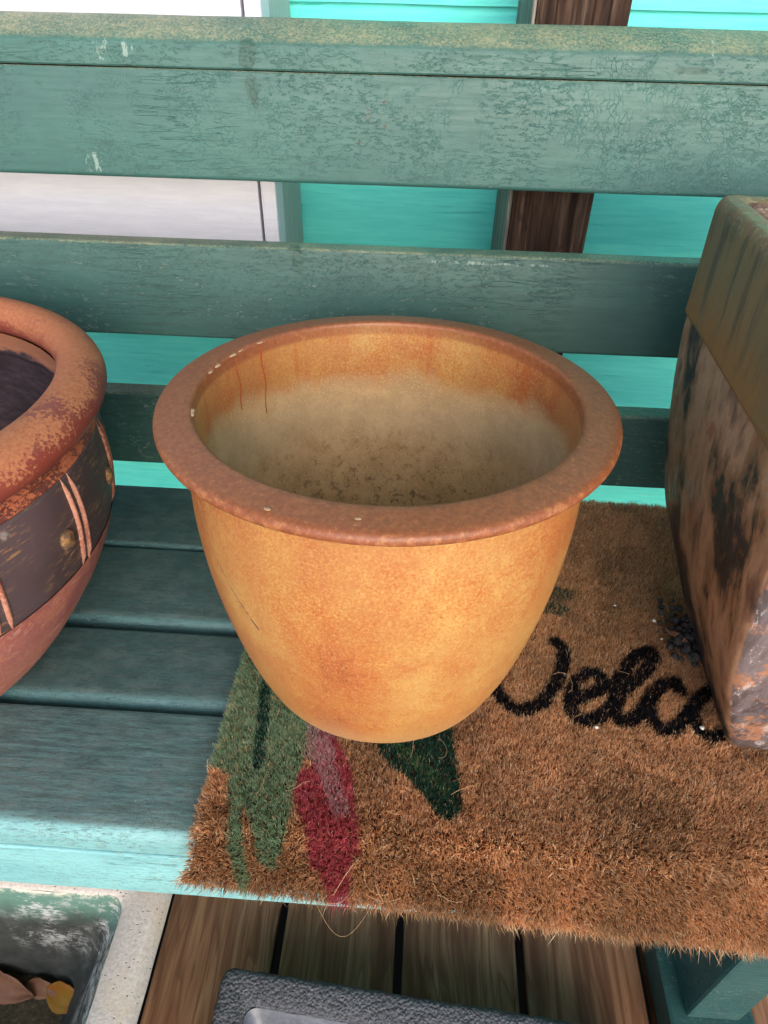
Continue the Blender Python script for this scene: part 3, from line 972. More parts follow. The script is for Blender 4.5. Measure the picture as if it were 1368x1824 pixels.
def vnoise(x, y, s, seed):
    """cheap value noise"""
    X, Y = x * s, y * s
    ix, iy = np.floor(X).astype(np.int64), np.floor(Y).astype(np.int64)
    fx, fy = X - ix, Y - iy
    fx = fx * fx * (3 - 2 * fx); fy = fy * fy * (3 - 2 * fy)
    def h(a, b):
        n = (a * 73856093) ^ (b * 19349663) ^ (seed * 83492791)
        n = (n ^ (n >> 13)) * 1274126177
        return ((n ^ (n >> 16)) & 0xffff) / 65535.0
    return (h(ix, iy) * (1 - fx) + h(ix + 1, iy) * fx) * (1 - fy) + (h(ix, iy + 1) * (1 - fx) + h(ix + 1, iy + 1) * fx) * fy


def fibre_colour(x, y, n):
    jx = x + rng.normal(0, 0.0007, n); jy = y + rng.normal(0, 0.0007, n)
    L = lambda c: np.array(lin(c)[:3])
    t = rng.random(n)[:, None]
    low = vnoise(x, y, 30, 5)[:, None] * 0.5 + vnoise(x, y, 90, 6)[:, None] * 0.5
    col = L('#b8835a') * (1 - t) + L('#efc294') * t
    lite = (rng.random(n) < 0.10)[:, None]
    col = np.where(lite, L('#f0d8b8'), col)
    drk = (rng.random(n) < 0.12)[:, None]
    col = np.where(drk, L('#7a4f32'), col)
    col = col * (0.78 + 0.44 * low)
    soil = (vnoise(x, y, 16, 11) > 0.62)[:, None] & (rng.random(n) < 0.35)[:, None]
    col = np.where(soil, col * 0.55, col)
    def paint(mask, c0, c1, cover):
        nonlocal col
        m = (mask & (rng.random(n) < cover))[:, None]
        tt = rng.random(n)[:, None]
        c = L(c0) * (1 - tt) + L(c1) * tt
        col = np.where(m, c, col)
    paint(inpoly(jx, jy, GREEN), '#628563', '#a8c09d', 0.90)
    paint(seglen(jx, jy, VEIN) < 0.0045, '#173f38', '#2a5a4c', 0.8)
    paint(inpoly(jx, jy, PINKTOP), '#a57c80', '#cdb8b4', 0.85)
    paint(inpoly(jx, jy, RED), '#a53644', '#d87680', 0.93)
    paint(seglen(jx, jy, PINKSTRIPE) < (0.0045 + 0.004 * vnoise(x, y, 60, 3)), '#b07a80', '#d6bcba', 0.7)
    paint(inpoly(jx, jy, DARK), '#1c3a32', '#38604c', 0.94)
    paint(seglen(jx, jy, DVEIN) < 0.0042, '#3f6a4c', '#6f8a5c', 0.55)
    paint(inpoly(jx, jy, SPOT), '#1f4034', '#3d6350', 0.6)
    for i, l in enumerate(LETTERS):
        paint(seglen(jx, jy, l) < 0.0060, '#0d0c0e', '#24222a', 0.95)
    return col


def droop(x, y, z):
    """the mat bends down over the front edge of the seat"""
    th = np.clip(0.36 + 0.9 * (x + 0.10), 0.33, 0.70)
    d = np.clip(-0.157 - y, 0, None)
    t = th * np.clip(d / 0.012, 0, 1)
    return np.where(d > 0, -0.157 - d * np.cos(t) - z * np.sin(t), y), np.where(d > 0, z * np.cos(t) - d * np.sin(t) * np.clip(d / 0.012, 0, 1), z)


def fibres(name, N, region, hlo, hhi, width, lean, edge=False, curl=0.25, colour=None):
    a = rng.uniform(region[0], region[1], N); bb = rng.uniform(region[2], region[3], N)
    ca, sa = math.cos(MROT), math.sin(MROT)
    x = -0.1172 + ca * a; y = -0.1935 + sa * a + bb
    h = rng.uniform(hlo, hhi, N)
    # tufts: neighbouring fibres lean together
    lx = (vnoise(x, y, 330, 1) - 0.5) * 0.5 + (vnoise(x, y, 60, 21) - 0.5) * 0.15 + rng.normal(0, lean, N)
    ly = (vnoise(x, y, 330, 2) - 0.5) * 0.5 + (vnoise(x, y, 60, 22) - 0.5) * 0.15 + rng.normal(0, lean, N)
    # edges splay outwards
    bb = np.maximum(bb, 0.0)
    e = 0.012
    lx += -0.4 * np.clip(1 - a / e, 0, 1) + 0.55 * np.clip(1 - (ML - a) / e, 0, 1)
    ly += -0.4 * np.clip(1 - bb / e, 0, 1) + 0.55 * np.clip(1 - (MD - bb) / e, 0, 1)
    fr = np.clip((-0.105 - y) / 0.075, 0, 1); fr = fr * fr * (3 - 2 * fr)
    ly -= 0.22 * fr
    # pile is pressed flat where pots stand
    press = np.ones(N)
    d1 = np.hypot(x, y)
    press = np.where(d1 < 0.091, 0.80, press)
    d2 = np.maximum(np.abs(x - 0.347), np.abs(y + 0.005))
    press = np.where(d2 < 0.077, 0.80, press)
    h = h * press * (0.93 + 0.14 * vnoise(x, y, 120, 9))
    th = rng.uniform(0, math.pi, N)
    wx, wy = np.cos(th) * width / 2, np.sin(th) * width / 2
    cxn, cyn = rng.normal(0, curl, N), rng.normal(0, curl, N)
    V = np.empty((N, 5, 3))
    lev = [0.0, 0.55, 1.0]
    for k, (s, wd) in enumerate(((0.0, 1.0), (0.55, 0.9))):
        px = x + lx * h * s * 0.8 + cxn * h * s * (1 - s) * 1.5
        py = y + ly * h * s * 0.8 + cyn * h * s * (1 - s) * 1.5
        V[:, 2 * k, 0] = px - wx * wd; V[:, 2 * k, 1] = py - wy * wd
        V[:, 2 * k + 1, 0] = px + wx * wd; V[:, 2 * k + 1, 1] = py + wy * wd
        V[:, 2 * k, 2] = V[:, 2 * k + 1, 2] = 0.0066 + h * s
    V[:, 4, 0] = x + lx * h; V[:, 4, 1] = y + ly * h; V[:, 4, 2] = 0.0066 + h * (1 - 0.18 * np.hypot(lx, ly))
    V[:, :, 1], V[:, :, 2] = droop(V[:, :, 0], V[:, :, 1], V[:, :, 2])
    me = bpy.data.meshes.new(name)
    me.vertices.add(N * 5)
    me.vertices.foreach_set('co', V.reshape(-1))
    base = np.arange(N)[:, None] * 5
    loops = np.concatenate([base + np.array([0, 1, 3, 2]), base + np.array([2, 3, 4])], 1).reshape(-1)
    me.loops.add(N * 7)
    me.loops.foreach_set('vertex_index', loops.astype(np.int32))
    me.polygons.add(N * 2)
    st = (np.arange(N)[:, None] * 7 + np.array([0, 4])).reshape(-1)
    me.polygons.foreach_set('loop_start', st.astype(np.int32))
    me.update(calc_edges=True)
    me.validate()
    col = fibre_colour(x, y, N) if colour is None else np.tile(np.array(lin(colour)[:3]), (N, 1)) * rng.uniform(0.6, 1.2, (N, 1))
    C = np.ones((N, 5, 4))
    C[:, :, :3] = col[:, None, :]
    at = me.attributes.new('fibre', 'FLOAT_COLOR', 'POINT')
    at.data.foreach_set('color', C.reshape(-1).astype(np.float32))
    o = link(name, me, MATS['coir'], mat_e)
    tag(o, kind='stuff')
    return o


bv, bf = [], []
nbx, nby = 60, 60
for top in (0, 1):
    for i in range(nbx + 1):
        for j in range(nby + 1):
            x, y = to_seat(0.002 + (ML - 0.004) * i / nbx, 0.002 + (MD - 0.004) * j / nby)
            yy, zz = droop(np.array(x), np.array(y), np.array(0.0072 if top else 0.0006))
            bv.append((x, float(yy), float(zz)))
nn_ = (nbx + 1) * (nby + 1)
for i in range(nbx):
    for j in range(nby):
        q = [i * (nby + 1) + j, (i + 1) * (nby + 1) + j, (i + 1) * (nby + 1) + j + 1, i * (nby + 1) + j + 1]
        bf.append(tuple(nn_ + k for k in q)); bf.append(tuple(reversed(q)))
for i in range(nbx):
    for j in (0, nby):
        p, q = i * (nby + 1) + j, (i + 1) * (nby + 1) + j
        bf.append((p, q, nn_ + q, nn_ + p))
for j in range(nby):
    for i in (0, nbx):
        p, q = i * (nby + 1) + j, i * (nby + 1) + j + 1
        bf.append((p, q, nn_ + q, nn_ + p))
o = mesh_obj('backing', bv, bf, MATS['backing'], mat_e, smooth=False)
fibres('coir_pile', 620000, (0.0, 0.56, 0.0, MD), 0.0062, 0.0072, 0.00052, 0.17)
fibres('coir_pile', 190000, (0.56, ML, 0.0, MD), 0.0062, 0.0072, 0.00056, 0.17)
fibres('stray_fibres', 3500, (0.0, 0.56, 0.0, MD), 0.0065, 0.0092, 0.00045, 0.5, curl=0.6)
fibres('edge_fringe', 6000, (-0.001, 0.56, -0.001, 0.004), 0.005, 0.0085, 0.00045, 0.4, curl=0.4)


def loose_fibre(name, pts, rad, mat, parent, matrix=None):
    cu = bpy.data.curves.new(name, 'CURVE')
    cu.dimensions = '3D'
    cu.bevel_depth = rad
    cu.bevel_resolution = 1
    cu.resolution_u = 6
    s = cu.splines.new('NURBS')
    s.points.add(len(pts) - 1)
    for p, q in zip(s.points, pts):
        p.co = (q[0], q[1], q[2], 1)
    s.use_endpoint_u = True
    s.order_u = 3
    o = bpy.data.objects.new('tmp', cu)
    COL.objects.link(o)
    dg = bpy.context.evaluated_depsgraph_get()
    me = bpy.data.meshes.new_from_object(o.evaluated_get(dg))
    bpy.data.objects.remove(o)
    return link(name, me, mat, parent, matrix)


# curly loose coir strands lying on the pile and hanging over the front
bm_all = []
b = MatB('loose_coir', 0.6, 0.3); b.color(b.mix(b.noise(scale=60), '#b58a5c', '#dcc09a')); MATS['loose'] = b.m
sv, sf = [], []


def strand(pts, rad):
    pts = [(p[0],) + tuple(float(q) for q in droop(np.array(p[0]), np.array(p[1]), np.array(p[2]))) for p in pts]
    return _strand(pts, rad)


def _strand(pts, rad):
    """square tube through pts appended to the shared strand mesh"""
    P = [Vector(p) for p in pts]
    base = len(sv)
    for i, p in enumerate(P):
        t = (P[min(i + 1, len(P) - 1)] - P[max(i - 1, 0)]).normalized()
        n = t.cross(Vector((0, 0, 1)))
        n = n.normalized() if n.length > 1e-4 else Vector((1, 0, 0))
        c = t.cross(n)
        for k in range(3):
            a = 2 * math.pi * k / 3
            q = p + (n * math.cos(a) + c * math.sin(a)) * rad
            sv.append((q.x, q.y, q.z))
    for i in range(len(P) - 1):
        for k in range(3):
            k2 = (k + 1) % 3
            sf.append((base + i * 3 + k, base + i * 3 + k2, base + i * 3 + 3 + k2, base + i * 3 + 3 + k))


for k in range(110):
    a, bb = random.uniform(0.0, 0.54), random.uniform(0.0, MD)
    x, y = to_seat(a, bb)
    if math.hypot(x, y) < 0.10 or (abs(x - 0.347) < 0.09 and abs(y) < 0.09): continue
    L = random.uniform(0.008, 0.032)
    ang, cur = random.uniform(0, 6.28), random.uniform(-140, 140)
    z = 0.0145; pts = []
    for i in range(7):
        pts.append((x, y, z + 0.002 * math.sin(i * 0.9 + k) + random.uniform(0, 0.0006)))
        x += math.cos(ang) * L / 6; y += math.sin(ang) * L / 6
        ang += cur * L / 6
    strand(pts, random.uniform(0.00009, 0.00015))
for (a0, drop, spread) in ((0.088, 0.020, 0.036),):
    x, y = to_seat(a0, 0.002)
    pts = []
    for i in range(11):
        t = i / 10
        pts.append((x + spread * t, y - 0.010 - 0.012 * math.sin(t * 3.1), 0.004 - drop * math.sin(t * 3.0)))
    _strand(pts, 0.00006)
o = mesh_obj('loose_strands', sv, sf, MATS['loose'], mat_e)
tag(o, kind='stuff')

# ------------------------------------------------------------------ centre pot
pot = thing('glazed_pot', 'large round orange glazed pot with wide flat rim on the doormat', 'pot', seat_mat(0, 0, 0.0))
H = 0.2452
outer = spline([(0.0840, 0.0007), (0.0920, 0.0024), (0.0985, 0.0090), (0.1050, 0.024), (0.1125, 0.046), (0.1220, 0.083), (0.1295, 0.124), (0.1333, 0.165), (0.1335, 0.200), (0.1324, 0.2225)], 10)
flange = [(0.1320, 0.2275), (0.1327, 0.2308), (0.1345, 0.2328), (0.1385, 0.2340), (0.1440, 0.2347), (0.1475, 0.2353), (0.1492, 0.2362), (0.1499, 0.2375), (0.1500, 0.2390), (0.1495, 0.2406), (0.1484, 0.2420), (0.1466, 0.2428), (0.143, 0.2434), (0.138, 0.2440), (0.132, 0.2447), (0.1280, 0.2450), (0.1264, 0.2446), (0.1257, 0.2436), (0.1255, 0.2420)]
inner = spline([(0.1254, 0.2400), (0.1250, 0.225), (0.1246, 0.205), (0.1232, 0.165), (0.1185, 0.124), (0.1105, 0.085), (0.0990, 0.052), (0.0860, 0.032), (0.0700, 0.0235), (0.040, 0.0215), (0.0, 0.021)], 8)
pr = [(0.0, 0.0006), (0.05, 0.0006)] + outer + flange + inner
lathe('pot_body', pr, 160, MATS['glaze'], pot, None, 0.006, 2)


def blob_mesh(name, r, mat, parent, matrix, seed, flat=(1, 1, 0.35), sub=2, wob=0.3):
    bm = bmesh.new()
    bmesh.ops.create_icosphere(bm, subdivisions=sub, radius=1.0)
    for v in bm.verts:
        w = 1 + wob * mnoise.noise(v.co * 1.6 + Vector((seed * 3.1, seed, 0)))
        v.co = Vector((v.co.x * flat[0], v.co.y * flat[1], v.co.z * flat[2])) * r * w
    me = bpy.data.meshes.new(name)
    bm.to_mesh(me); bm.free()
    me.polygons.foreach_set('use_smooth', [True] * len(me.polygons))
    return link(name, me, mat, parent, matrix)


def pol(az, r, z):
    return Vector((r * math.cos(R(az)), r * math.sin(R(az)), z))


# chipped pale spots along the inner edge and glaze runs down the inside
for i, (az, r, s) in enumerate(((133, 0.1285, 0.0030), (143, 0.1262, 0.0026), (152, 0.1275, 0.0028), (156, 0.1268, 0.0034), (165, 0.1262, 0.0030), (170, 0.1258, 0.0022), (196, 0.1258, 0.0026), (198, 0.1262, 0.0030), (267, 0.138, 0.0016), (248, 0.1440, 0.0018))):
    blob_mesh('rim_chip', s, MATS['chip'], pot, Matrix.Translation(pol(az, r, 0.2440)) @ Matrix.Rotation(R(az + 90), 4, 'Z'), i, (1.2, 0.75, 0.16))
for az, z1, rad in ((143, 0.186, 0.0006), (155, 0.200, 0.0004)):
    pts = [pol(az + 0.6 * math.sin(k * 1.1), 0.1252 - 0.0010 * (k / 8) ** 2, 0.241 + (z1 - 0.241) * k / 8) for k in range(9)]
    o = loose_fibre('glaze_run', pts, rad, MATS['run'], pot)
# thin hairline across the body, left of centre
pts = []
for k in range(9):
    t = k / 8
    z = 0.205 - 0.075 * t
    rr = np.interp(z, [q[1] for q in outer], [q[0] for q in outer])
    pts.append(pol(214 + 22 * t ** 1.3, rr + 0.0002, z))
loose_fibre('hairline_crack', pts, 0.0003, MATS['stud'], pot)

# ------------------------------------------------------------------ left bowl pot
bowl = thing('terracotta_bowl', 'dark banded terracotta bowl with thick worn red rim at the left', 'pot', seat_mat(-0.4044, -0.0207, -MT))
TOPZ = 0.2383 - 0.0165 * 0.6
bk = [(0.1041, 0.0), (0.1100, 0.006), (0.1320, 0.030), (0.1518, 0.0571), (0.1720, 0.090), (0.1835, 0.1142), (0.1890, 0.131)]
lowp = [(0.0, 0.0)] + spline(bk, 6)
lathe('lower_bowl', lowp, 144, MATS['bowl_clay'], bowl, None, 0.006, 5)
bandp = spline([(0.1878, 0.1300), (0.1905, 0.140), (0.1928, 0.158), (0.1936, 0.172), (0.1930, 0.190), (0.1915, 0.2055)], 6)
lathe('dark_band', [(0.184, 0.128)] + bandp + [(0.186, 0.2075)], 144, MATS['band'], bowl, None, 0.004, 5)
neckp = spline([(0.1905, 0.2060), (0.1928, 0.2085), (0.1912, 0.2110), (0.1895, 0.2130), (0.1908, 0.2155), (0.1885, 0.2185), (0.1865, 0.2240)], 5)
lathe('neck', neckp, 144, MATS['neck_clay'], bowl, None, 0.003, 5)
ringp = []
for k in range(28):
    a = 2 * math.pi * k / 28
    ringp.append((0.1877 + 0.0172 * math.cos(a), 0.2383 + 0.0158 * math.sin(a) - 0.002 * math.cos(a)))
lathe('rim', ringp, 160, MATS['rim_clay'], bowl, None, 0.004, 5, close=True)
insp = spline([(0.1730, 0.2290), (0.1745, 0.2190), (0.1740, 0.2100), (0.1790, 0.2020), (0.1825, 0.1700), (0.1770, 0.1300), (0.1600, 0.0900), (0.1350, 0.0500), (0.1000, 0.0250), (0.0600, 0.0180), (0.0, 0.017)], 6)
o = lathe('inner_wall', insp, 144, MATS['inside'], bowl, None, 0.004, 5)
prf = spline(bk, 6) + bandp


def bowl_r(z):
    return float(np.interp(z, [q[1] for q in prf], [q[0] for q in prf]))


def ridge(az0, az1, z0, z1, wdt=0.0022):
    v, f = [], []
    n = 18
    for i in range(n + 1):
        t = i / n
        z = z0 + (z1 - z0) * t
        az = az0 + (az1 - az0) * t + 0.25 * math.sin(t * 5)
        taper = min(1, 6 * t + 0.15, 6 * (1 - t) + 0.25)
        rr = bowl_r(z)
        for k in range(5):
            a = math.pi * k / 4
            da = math.degrees(math.cos(a) * wdt * taper / rr)
            p = pol(az + da, rr - 0.0006 + math.sin(a) * 0.0026 * taper, z)
            v.append(tuple(p))
    for i in range(n):
        for k in range(4):
            f.append((i * 5 + k, i * 5 + k + 1, i * 5 + 6 + k, i * 5 + 5 + k))
    o = mesh_obj('ridge', v, f, MATS['ridge_clay'], bowl)
    fix_normals(o)


for base in range(0, 360, 24):
    o_ = base - 6.5
    ridge(o_, o_ + 1.0, 0.2070, 0.1300)
    ridge(o_ + 2.4, o_ + 3.6, 0.2065, 0.1295)
stud0 = None
for base in range(0, 360, 24):
    for daz, z in ((-10.3, 0.1657),):
        az = base + daz - 0.0
        mtx = Matrix.Translation(pol(az, bowl_r(z) + 0.0005, z)) @ Matrix.Rotation(R(az), 4, 'Z')
        if stud0 is None:
            stud0 = blob_mesh('stud', 0.0072, MATS['stud'], bowl, mtx, 3, (0.42, 1.0, 1.1), 3, 0.22)
        else:
            c = stud0.copy(); COL.objects.link(c); c.parent = bowl; c.matrix_local = mtx

# ------------------------------------------------------------------ right square vase
vase = thing('square_vase', 'tall square dark glazed vase with olive brown collar at the right', 'pot', seat_mat(0.3467, -0.0054, 0.0, -0.0688))
VH = 0.3470
kz = [0, .12, .3, .5, .7, .85, 1.0]
ks = [0.0740, 0.0895, 0.1125, 0.1245, 0.1305, 0.1305, 0.1300]
prof_s = spline([(a, c) for a, c in zip(ks, kz)], 8)


def half(t):
    return float(np.interp(t, [q[1] for q in prof_s], [q[0] for q in prof_s]))


def sq_ring(s, z, rr, nside=14, ncor=6):
    """rounded square outline of half size s with corner radius rr"""
    out = []
    for q in range(4):
        for i in range(ncor):
            a = R(90 * q + 90 * i / ncor)
            cx = (s - rr) * (1 if q in (0, 3) else -1)
            cy = (s - rr) * (1 if q in (0, 1) else -1)
            out.append(Vector((cx + rr * math.cos(a), cy + rr * math.sin(a), z)))
        a = R(90 * (q + 1))
        cx = (s - rr) * (1 if q in (0, 3) else -1); cy = (s - rr) * (1 if q in (0, 1) else -1)
        p0 = Vector((cx + rr * math.cos(a), cy + rr * math.sin(a), z))
        q2 = (q + 1) % 4
        cx = (s - rr) * (1 if q2 in (0, 3) else -1); cy = (s - rr) * (1 if q2 in (0, 1) else -1)
        p1 = Vector((cx + rr * math.cos(a), cy + rr * math.sin(a), z))
        for i in range(nside):
            out.append(p0.lerp(p1, i / nside))
    return out


def loft(name, rings, mat, cap0=False, cap1=False, wob=0.0007):
    v, f = [], []
    n = len(rings[0])
    for rg in rings:
        for p in rg:
            w = mnoise.noise(p * 14) * wob + mnoise.noise(p * 45) * wob * 0.35
            d = Vector((p.x, p.y, 0)).normalized() if Vector((p.x, p.y, 0)).length > 1e-6 else Vector((0, 0, 0))
            v.append(tuple(p + d * w))
    for i in range(len(rings) - 1):
        for j in range(n):
            j2 = (j + 1) % n
            f.append((i * n + j, i * n + j2, (i + 1) * n + j2, (i + 1) * n + j))
    if cap0: f.append(tuple(range(n - 1, -1, -1)))
    if cap1: f.append(tuple((len(rings) - 1) * n + j for j in range(n)))
    o = mesh_obj(name, v, f, mat, vase)
    return o


BND = 0.754
rg = [sq_ring(half(0) - 0.004, 0.001, 0.012)]
for i in range(25):
    t = 0.008 + (BND + 0.004 - 0.008) * i / 24
    rg.append(sq_ring(half(t), t * VH, 0.008))
loft('vase_body', rg, MATS['vase_low'], cap0=True)
rg = [sq_ring(half(BND) - 0.003, BND * VH - 0.0005, 0.011), sq_ring(half(BND) + 0.0015, BND * VH + 0.0003, 0.011), sq_ring(half(BND) + 0.0026, BND * VH + 0.0025, 0.011)]
for i in range(1, 14):
    t = BND + (0.972 - BND) * i / 13
    rg.append(sq_ring(half(t) + 0.0022, t * VH, 0.011))
for k in range(1, 6):
    a = R(90 * k / 5)
    rg.append(sq_ring(half(0.98) + 0.0020 - 0.0045 * (1 - math.cos(a)), VH * 0.972 + 0.0097 * math.sin(a), 0.011))
rg.append(sq_ring(half(1) - 0.0075, VH + 0.0003, 0.010))
rg.append(sq_ring(half(1) - 0.0110, VH - 0.0002, 0.009))
rg.append(sq_ring(half(1) - 0.0135, VH - 0.0025, 0.009))
loft('collar', rg, MATS['vase_top'])
rg = []
for i in range(14):
    t = 1 - 0.95 * i / 13
    rg.append(sq_ring(max(0.02, half(t) - 0.0135 - (0.002 if i else 0)), t * VH - 0.0022, 0.012))
o = loft('vase_lining', rg, MATS['vase_in'], cap1=True, wob=0.004)

# ------------------------------------------------------------------ things lying on the mat
def crumbs(name, cx, cy, n, sx, sy, seed):
    rr = random.Random(seed)
    v, f = [], []
    for k in range(n):
        r = rr.uniform(0.0018, 0.0042)
        c = Vector((cx + rr.gauss(0, sx), cy + rr.gauss(0, sy), 0.001 + rr.uniform(0, 0.009)))
        bm = bmesh.new()
        bmesh.ops.create_icosphere(bm, subdivisions=1, radius=r)
        b0 = len(v)
        for q in bm.verts:
            w = 1 + 0.45 * mnoise.noise(q.co * 300 + Vector((k, seed, 0)))
            v.append(tuple(c + q.co * w))
        for q in bm.faces:
            f.append(tuple(b0 + a.index for a in q.verts))
        bm.free()
    return mesh_obj(name, v, f, MATS['crumb'], None, seat_mat(0, 0, 0.0), smooth=False)


soil = crumbs('potting_soil', 0.2700, 0.040, 170, 0.0075, 0.0150, 4)
tag(soil, 'black crumbs of potting soil spilled on the doormat beside the vase', 'soil', kind='stuff')


def leaf(name, L, Wd, mat, matrix, bend=0.3, seed=0, label=None, group=None):
    v, f = [], []
    n = 14
    for i in range(n + 1):
        t = i / n
        w = Wd * (math.sin(math.pi * min(1, t * 1.02)) ** 0.75) * (1 - 0.25 * t) * 0.5
        for j in range(7):
            s = -1 + 2 * j / 6
            z = bend * L * (0.25 * math.sin(math.pi * t)) + 0.35 * w * s * s + 0.08 * L * mnoise.noise(Vector((t * 3, s, seed)))
            v.append((t * L, s * w * (1 + 0.12 * mnoise.noise(Vector((t * 9, s * 2, seed + 9)))), z))
    for i in range(n):
        for j in range(6):
            f.append((i * 7 + j, i * 7 + j + 1, i * 7 + 8 + j, i * 7 + 7 + j))
    o = mesh_obj(name, v, f, mat, None, matrix)
    md = o.modifiers.new('thick', 'SOLIDIFY'); md.thickness = 0.0008
    tag(o, label, 'leaf', group)
    return o


leaf('leaf_fragment', 0.026, 0.007, MATS['leaf_brown'], seat_mat(0.2490, 0.0400, 0.0075, R(-50)), 0.2, 2,
     'small brown leaf fragment on the black soil beside the square vase')
PL = 'tiny white perlite bead on the doormat '
for i, (x, y, r, l) in enumerate(((0.2451, 0.058, 0.0022, 'behind the brown leaf fragment'), (0.2459, 0.035, 0.0014, 'beside the brown leaf fragment'), (0.2535, -0.0588, 0.0021, 'on the black letter nearest the square vase'), (0.1711, -0.0647, 0.0019, 'just in front of the letter e'), (0.213, 0.0753, 0.0014, 'farthest back, behind the lettering'))):
    o = blob_mesh('perlite_bead', r * 0.8, MATS['perlite'], None, seat_mat(x, y, 0.0005), i, (1, 1, 0.85), 2, 0.4)
    tag(o, PL + l, 'perlite', 'perlite beads on the doormat')

# ------------------------------------------------------------------ stone trough at lower left
TX0, TX1, TY0, TY1, TZ = -0.80, -0.196, -0.46, -0.082, 0.20
trough = thing('stone_trough', 'pale pitted stone trough planter under the left of the bench', 'planter', Matrix.Translation(((TX0 + TX1) / 2, (TY0 + TY1) / 2, 0)))
hx, hy = (TX1 - TX0) / 2, (TY1 - TY0) / 2


def rect_ring(hx, hy, z, rr, ncor=6, nside=16):
    out = []
    for q in range(4):
        sx = 1 if q in (0, 3) else -1; sy = 1 if q in (0, 1) else -1
        for i in range(ncor + 1):
            a = R(90 * q + 90 * i / ncor)
            out.append(Vector((sx * (hx - rr) + rr * math.cos(a), sy * (hy - rr) + rr * math.sin(a), z)))
        q2 = (q + 1) % 4
        sx2 = 1 if q2 in (0, 3) else -1; sy2 = 1 if q2 in (0, 1) else -1
        a = R(90 * (q + 1))
        p1 = Vector((sx2 * (hx - rr) + rr * math.cos(a), sy2 * (hy - rr) + rr * math.sin(a), z))
        p0 = out[-1]
        for i in range(1, nside):
            out.append(p0.lerp(p1, i / nside))
    return out


def loft2(name, rings, mat, parent, cap0=False, cap1=False, wob=0.0008, fr=40, taper=0.0):
    v, f = [], []
    n = len(rings[0])
    for rg in rings:
        for p in rg:
            if taper and p.x > 0:
                p = Vector((p.x - taper * max(0.0, 1 - p.z / 0.18), p.y, p.z))
            q = mnoise.noise_vector(p * fr) * wob
            v.append(tuple(p + q))
    for i in range(len(rings) - 1):
        for j in range(n):
            j2 = (j + 1) % n
            f.append((i * n + j, i * n + j2, (i + 1) * n + j2, (i + 1) * n + j))
    if cap0: f.append(tuple(range(n - 1, -1, -1)))
    if cap1: f.append(tuple((len(rings) - 1) * n + j for j in range(n)))
    return mesh_obj(name, v, f, mat, parent)


rings = [rect_ring(hx - 0.020, hy - 0.02, 0.0, 0.02), rect_ring(hx - 0.012, hy - 0.012, 0.06, 0.02), rect_ring(hx - 0.006, hy - 0.006, 0.12, 0.02),
         rect_ring(hx - 0.003, hy - 0.003, 0.17, 0.02), rect_ring(hx, hy, 0.172, 0.02), rect_ring(hx, hy, 0.184, 0.02), rect_ring(hx - 0.0095, hy - 0.0095, 0.1985, 0.018),
         rect_ring(hx - 0.011, hy - 0.011, 0.1995, 0.018), rect_ring(hx - 0.025, hy - 0.025, 0.2005, 0.016), rect_ring(hx - 0.037, hy - 0.037, 0.2000, 0.014), rect_ring(hx - 0.0395, hy - 0.0395, 0.1975, 0.014)]
loft2('trough_shell', rings, MATS['stone'], trough, cap0=True, taper=0.07)
rings = [rect_ring(hx - 0.0395 - 0.026 * t, hy - 0.0395 - 0.026 * t, 0.1975 - 0.17 * t, 0.014 + 0.02 * t) for t in [i / 12 for i in range(13)]]
loft2('trough_lining', rings, MATS['trough_in'], trough, wob=0.0015, fr=25, taper=0.07)
gx, gy = 44, 30
v, f = [], []
for i in range(gx + 1):
    for j in range(gy + 1):
        x = -(hx - 0.058) + (2 * hx - 0.176) * i / gx; y = (-1 + 2 * j / gy) * (hy - 0.058)
        z = 0.030 + 0.006 * mnoise.noise(Vector((x * 25, y * 25, 1))) + 0.003 * mnoise.noise(Vector((x * 90, y * 90, 2)))
        v.append((x, y, z))
for i in range(gx):
    for j in range(gy):
        f.append((i * (gy + 1) + j, (i + 1) * (gy + 1) + j, (i + 1) * (gy + 1) + j + 1, i * (gy + 1) + j + 1))
mesh_obj('soil', v, f, MATS['soil'], trough)


def world_m(x, y, z, rz=0, rx=0, ry=0):
    return Matrix.Translation((x, y, z)) @ Matrix.Rotation(rz, 4, 'Z') @ Matrix.Rotation(ry, 4, 'Y') @ Matrix.Rotation(rx, 4, 'X')


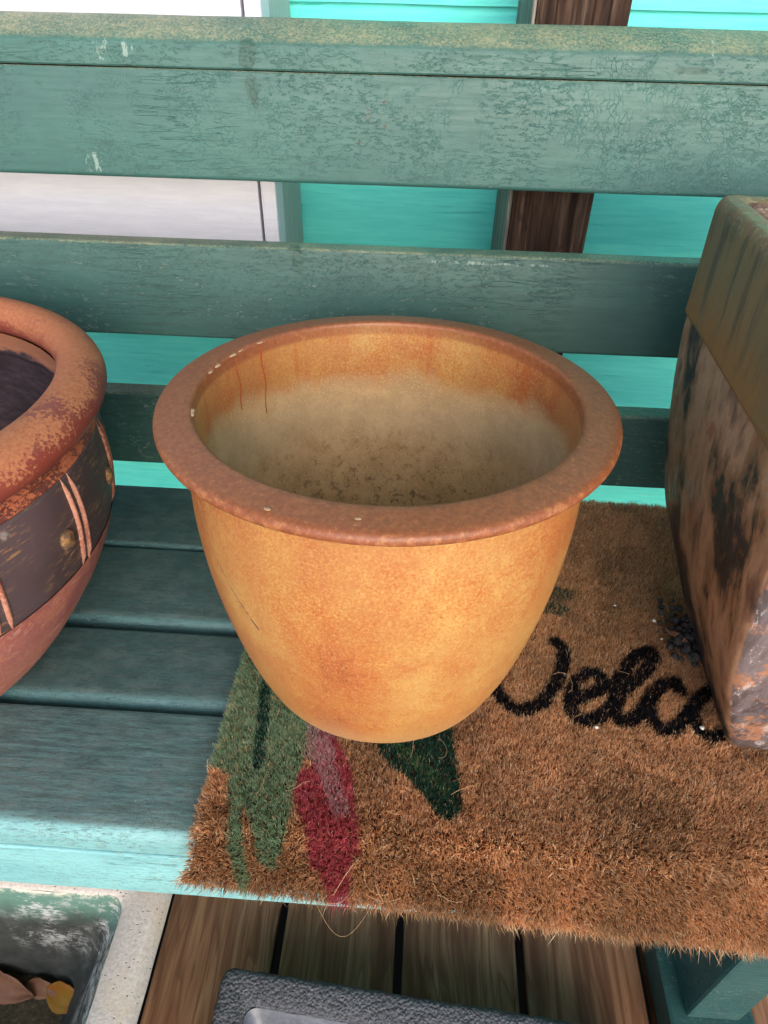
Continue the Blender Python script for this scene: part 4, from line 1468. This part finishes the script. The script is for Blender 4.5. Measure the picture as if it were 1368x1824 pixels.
LG = 'dead leaves in the stone trough'
leaf('fallen_leaf', 0.075, 0.036, MATS['leaf_brown'], world_m(-0.425, -0.150, 0.040, R(-14), R(38)), 0.25, 5, 'large brown dead leaf against the back of the stone trough', LG)
leaf('fallen_leaf', 0.040, 0.022, MATS['leaf_brown'], world_m(-0.368, -0.156, 0.038, R(-10), R(30)), 0.2, 7, 'small brown dead leaf between two larger ones in the trough', LG)
leaf('fallen_leaf', 0.048, 0.034, MATS['leaf_orange'], world_m(-0.343, -0.160, 0.040, R(-14), R(34)), 0.2, 11, 'oval orange dead leaf in the stone trough', LG)

# ------------------------------------------------------------------ charcoal planter at the bottom
CR = R(-4.0)
cx0, cy0 = -0.1475, -0.1420
CZ = 0.10
chx, chy = 0.225, 0.14
cc = Vector((cx0, cy0, 0)) + Matrix.Rotation(CR, 3, 'Z') @ Vector((chx, -chy, 0))
char = thing('charcoal_planter', 'rough charcoal grey planter box on the deck in front of the bench', 'planter', world_m(cc.x, cc.y, 0, CR))
rings = [rect_ring(chx - 0.015, chy - 0.015, 0, 0.01, 5, 60), rect_ring(chx - 0.008, chy - 0.008, CZ - 0.05, 0.01, 5, 60), rect_ring(chx - 0.002, chy - 0.002, CZ - 0.010, 0.01, 5, 60), rect_ring(chx - 0.001, chy - 0.001, CZ - 0.004, 0.01, 5, 60), rect_ring(chx - 0.004, chy - 0.004, CZ - 0.0005, 0.01, 5, 60)]
for k in range(1, 7):
    rings.append(rect_ring(chx - 0.004 - 0.004 * k, chy - 0.004 - 0.004 * k, CZ - 0.00012 * k * k, 0.009, 5, 60))
rings += [rect_ring(chx - 0.031, chy - 0.031, CZ - 0.008, 0.009, 5, 60)]
loft2('planter_shell', rings, MATS['charcoal'], char, cap0=True, wob=0.0016, fr=160)
rings = [rect_ring(chx - 0.031 - 0.035 * t, chy - 0.031 - 0.035 * t, CZ - 0.008 - 0.05 * t, 0.012, 5, 60) for t in [i / 8 for i in range(9)]]
loft2('planter_lining', rings, MATS['pan'], char, cap1=True, wob=0.001, fr=40)
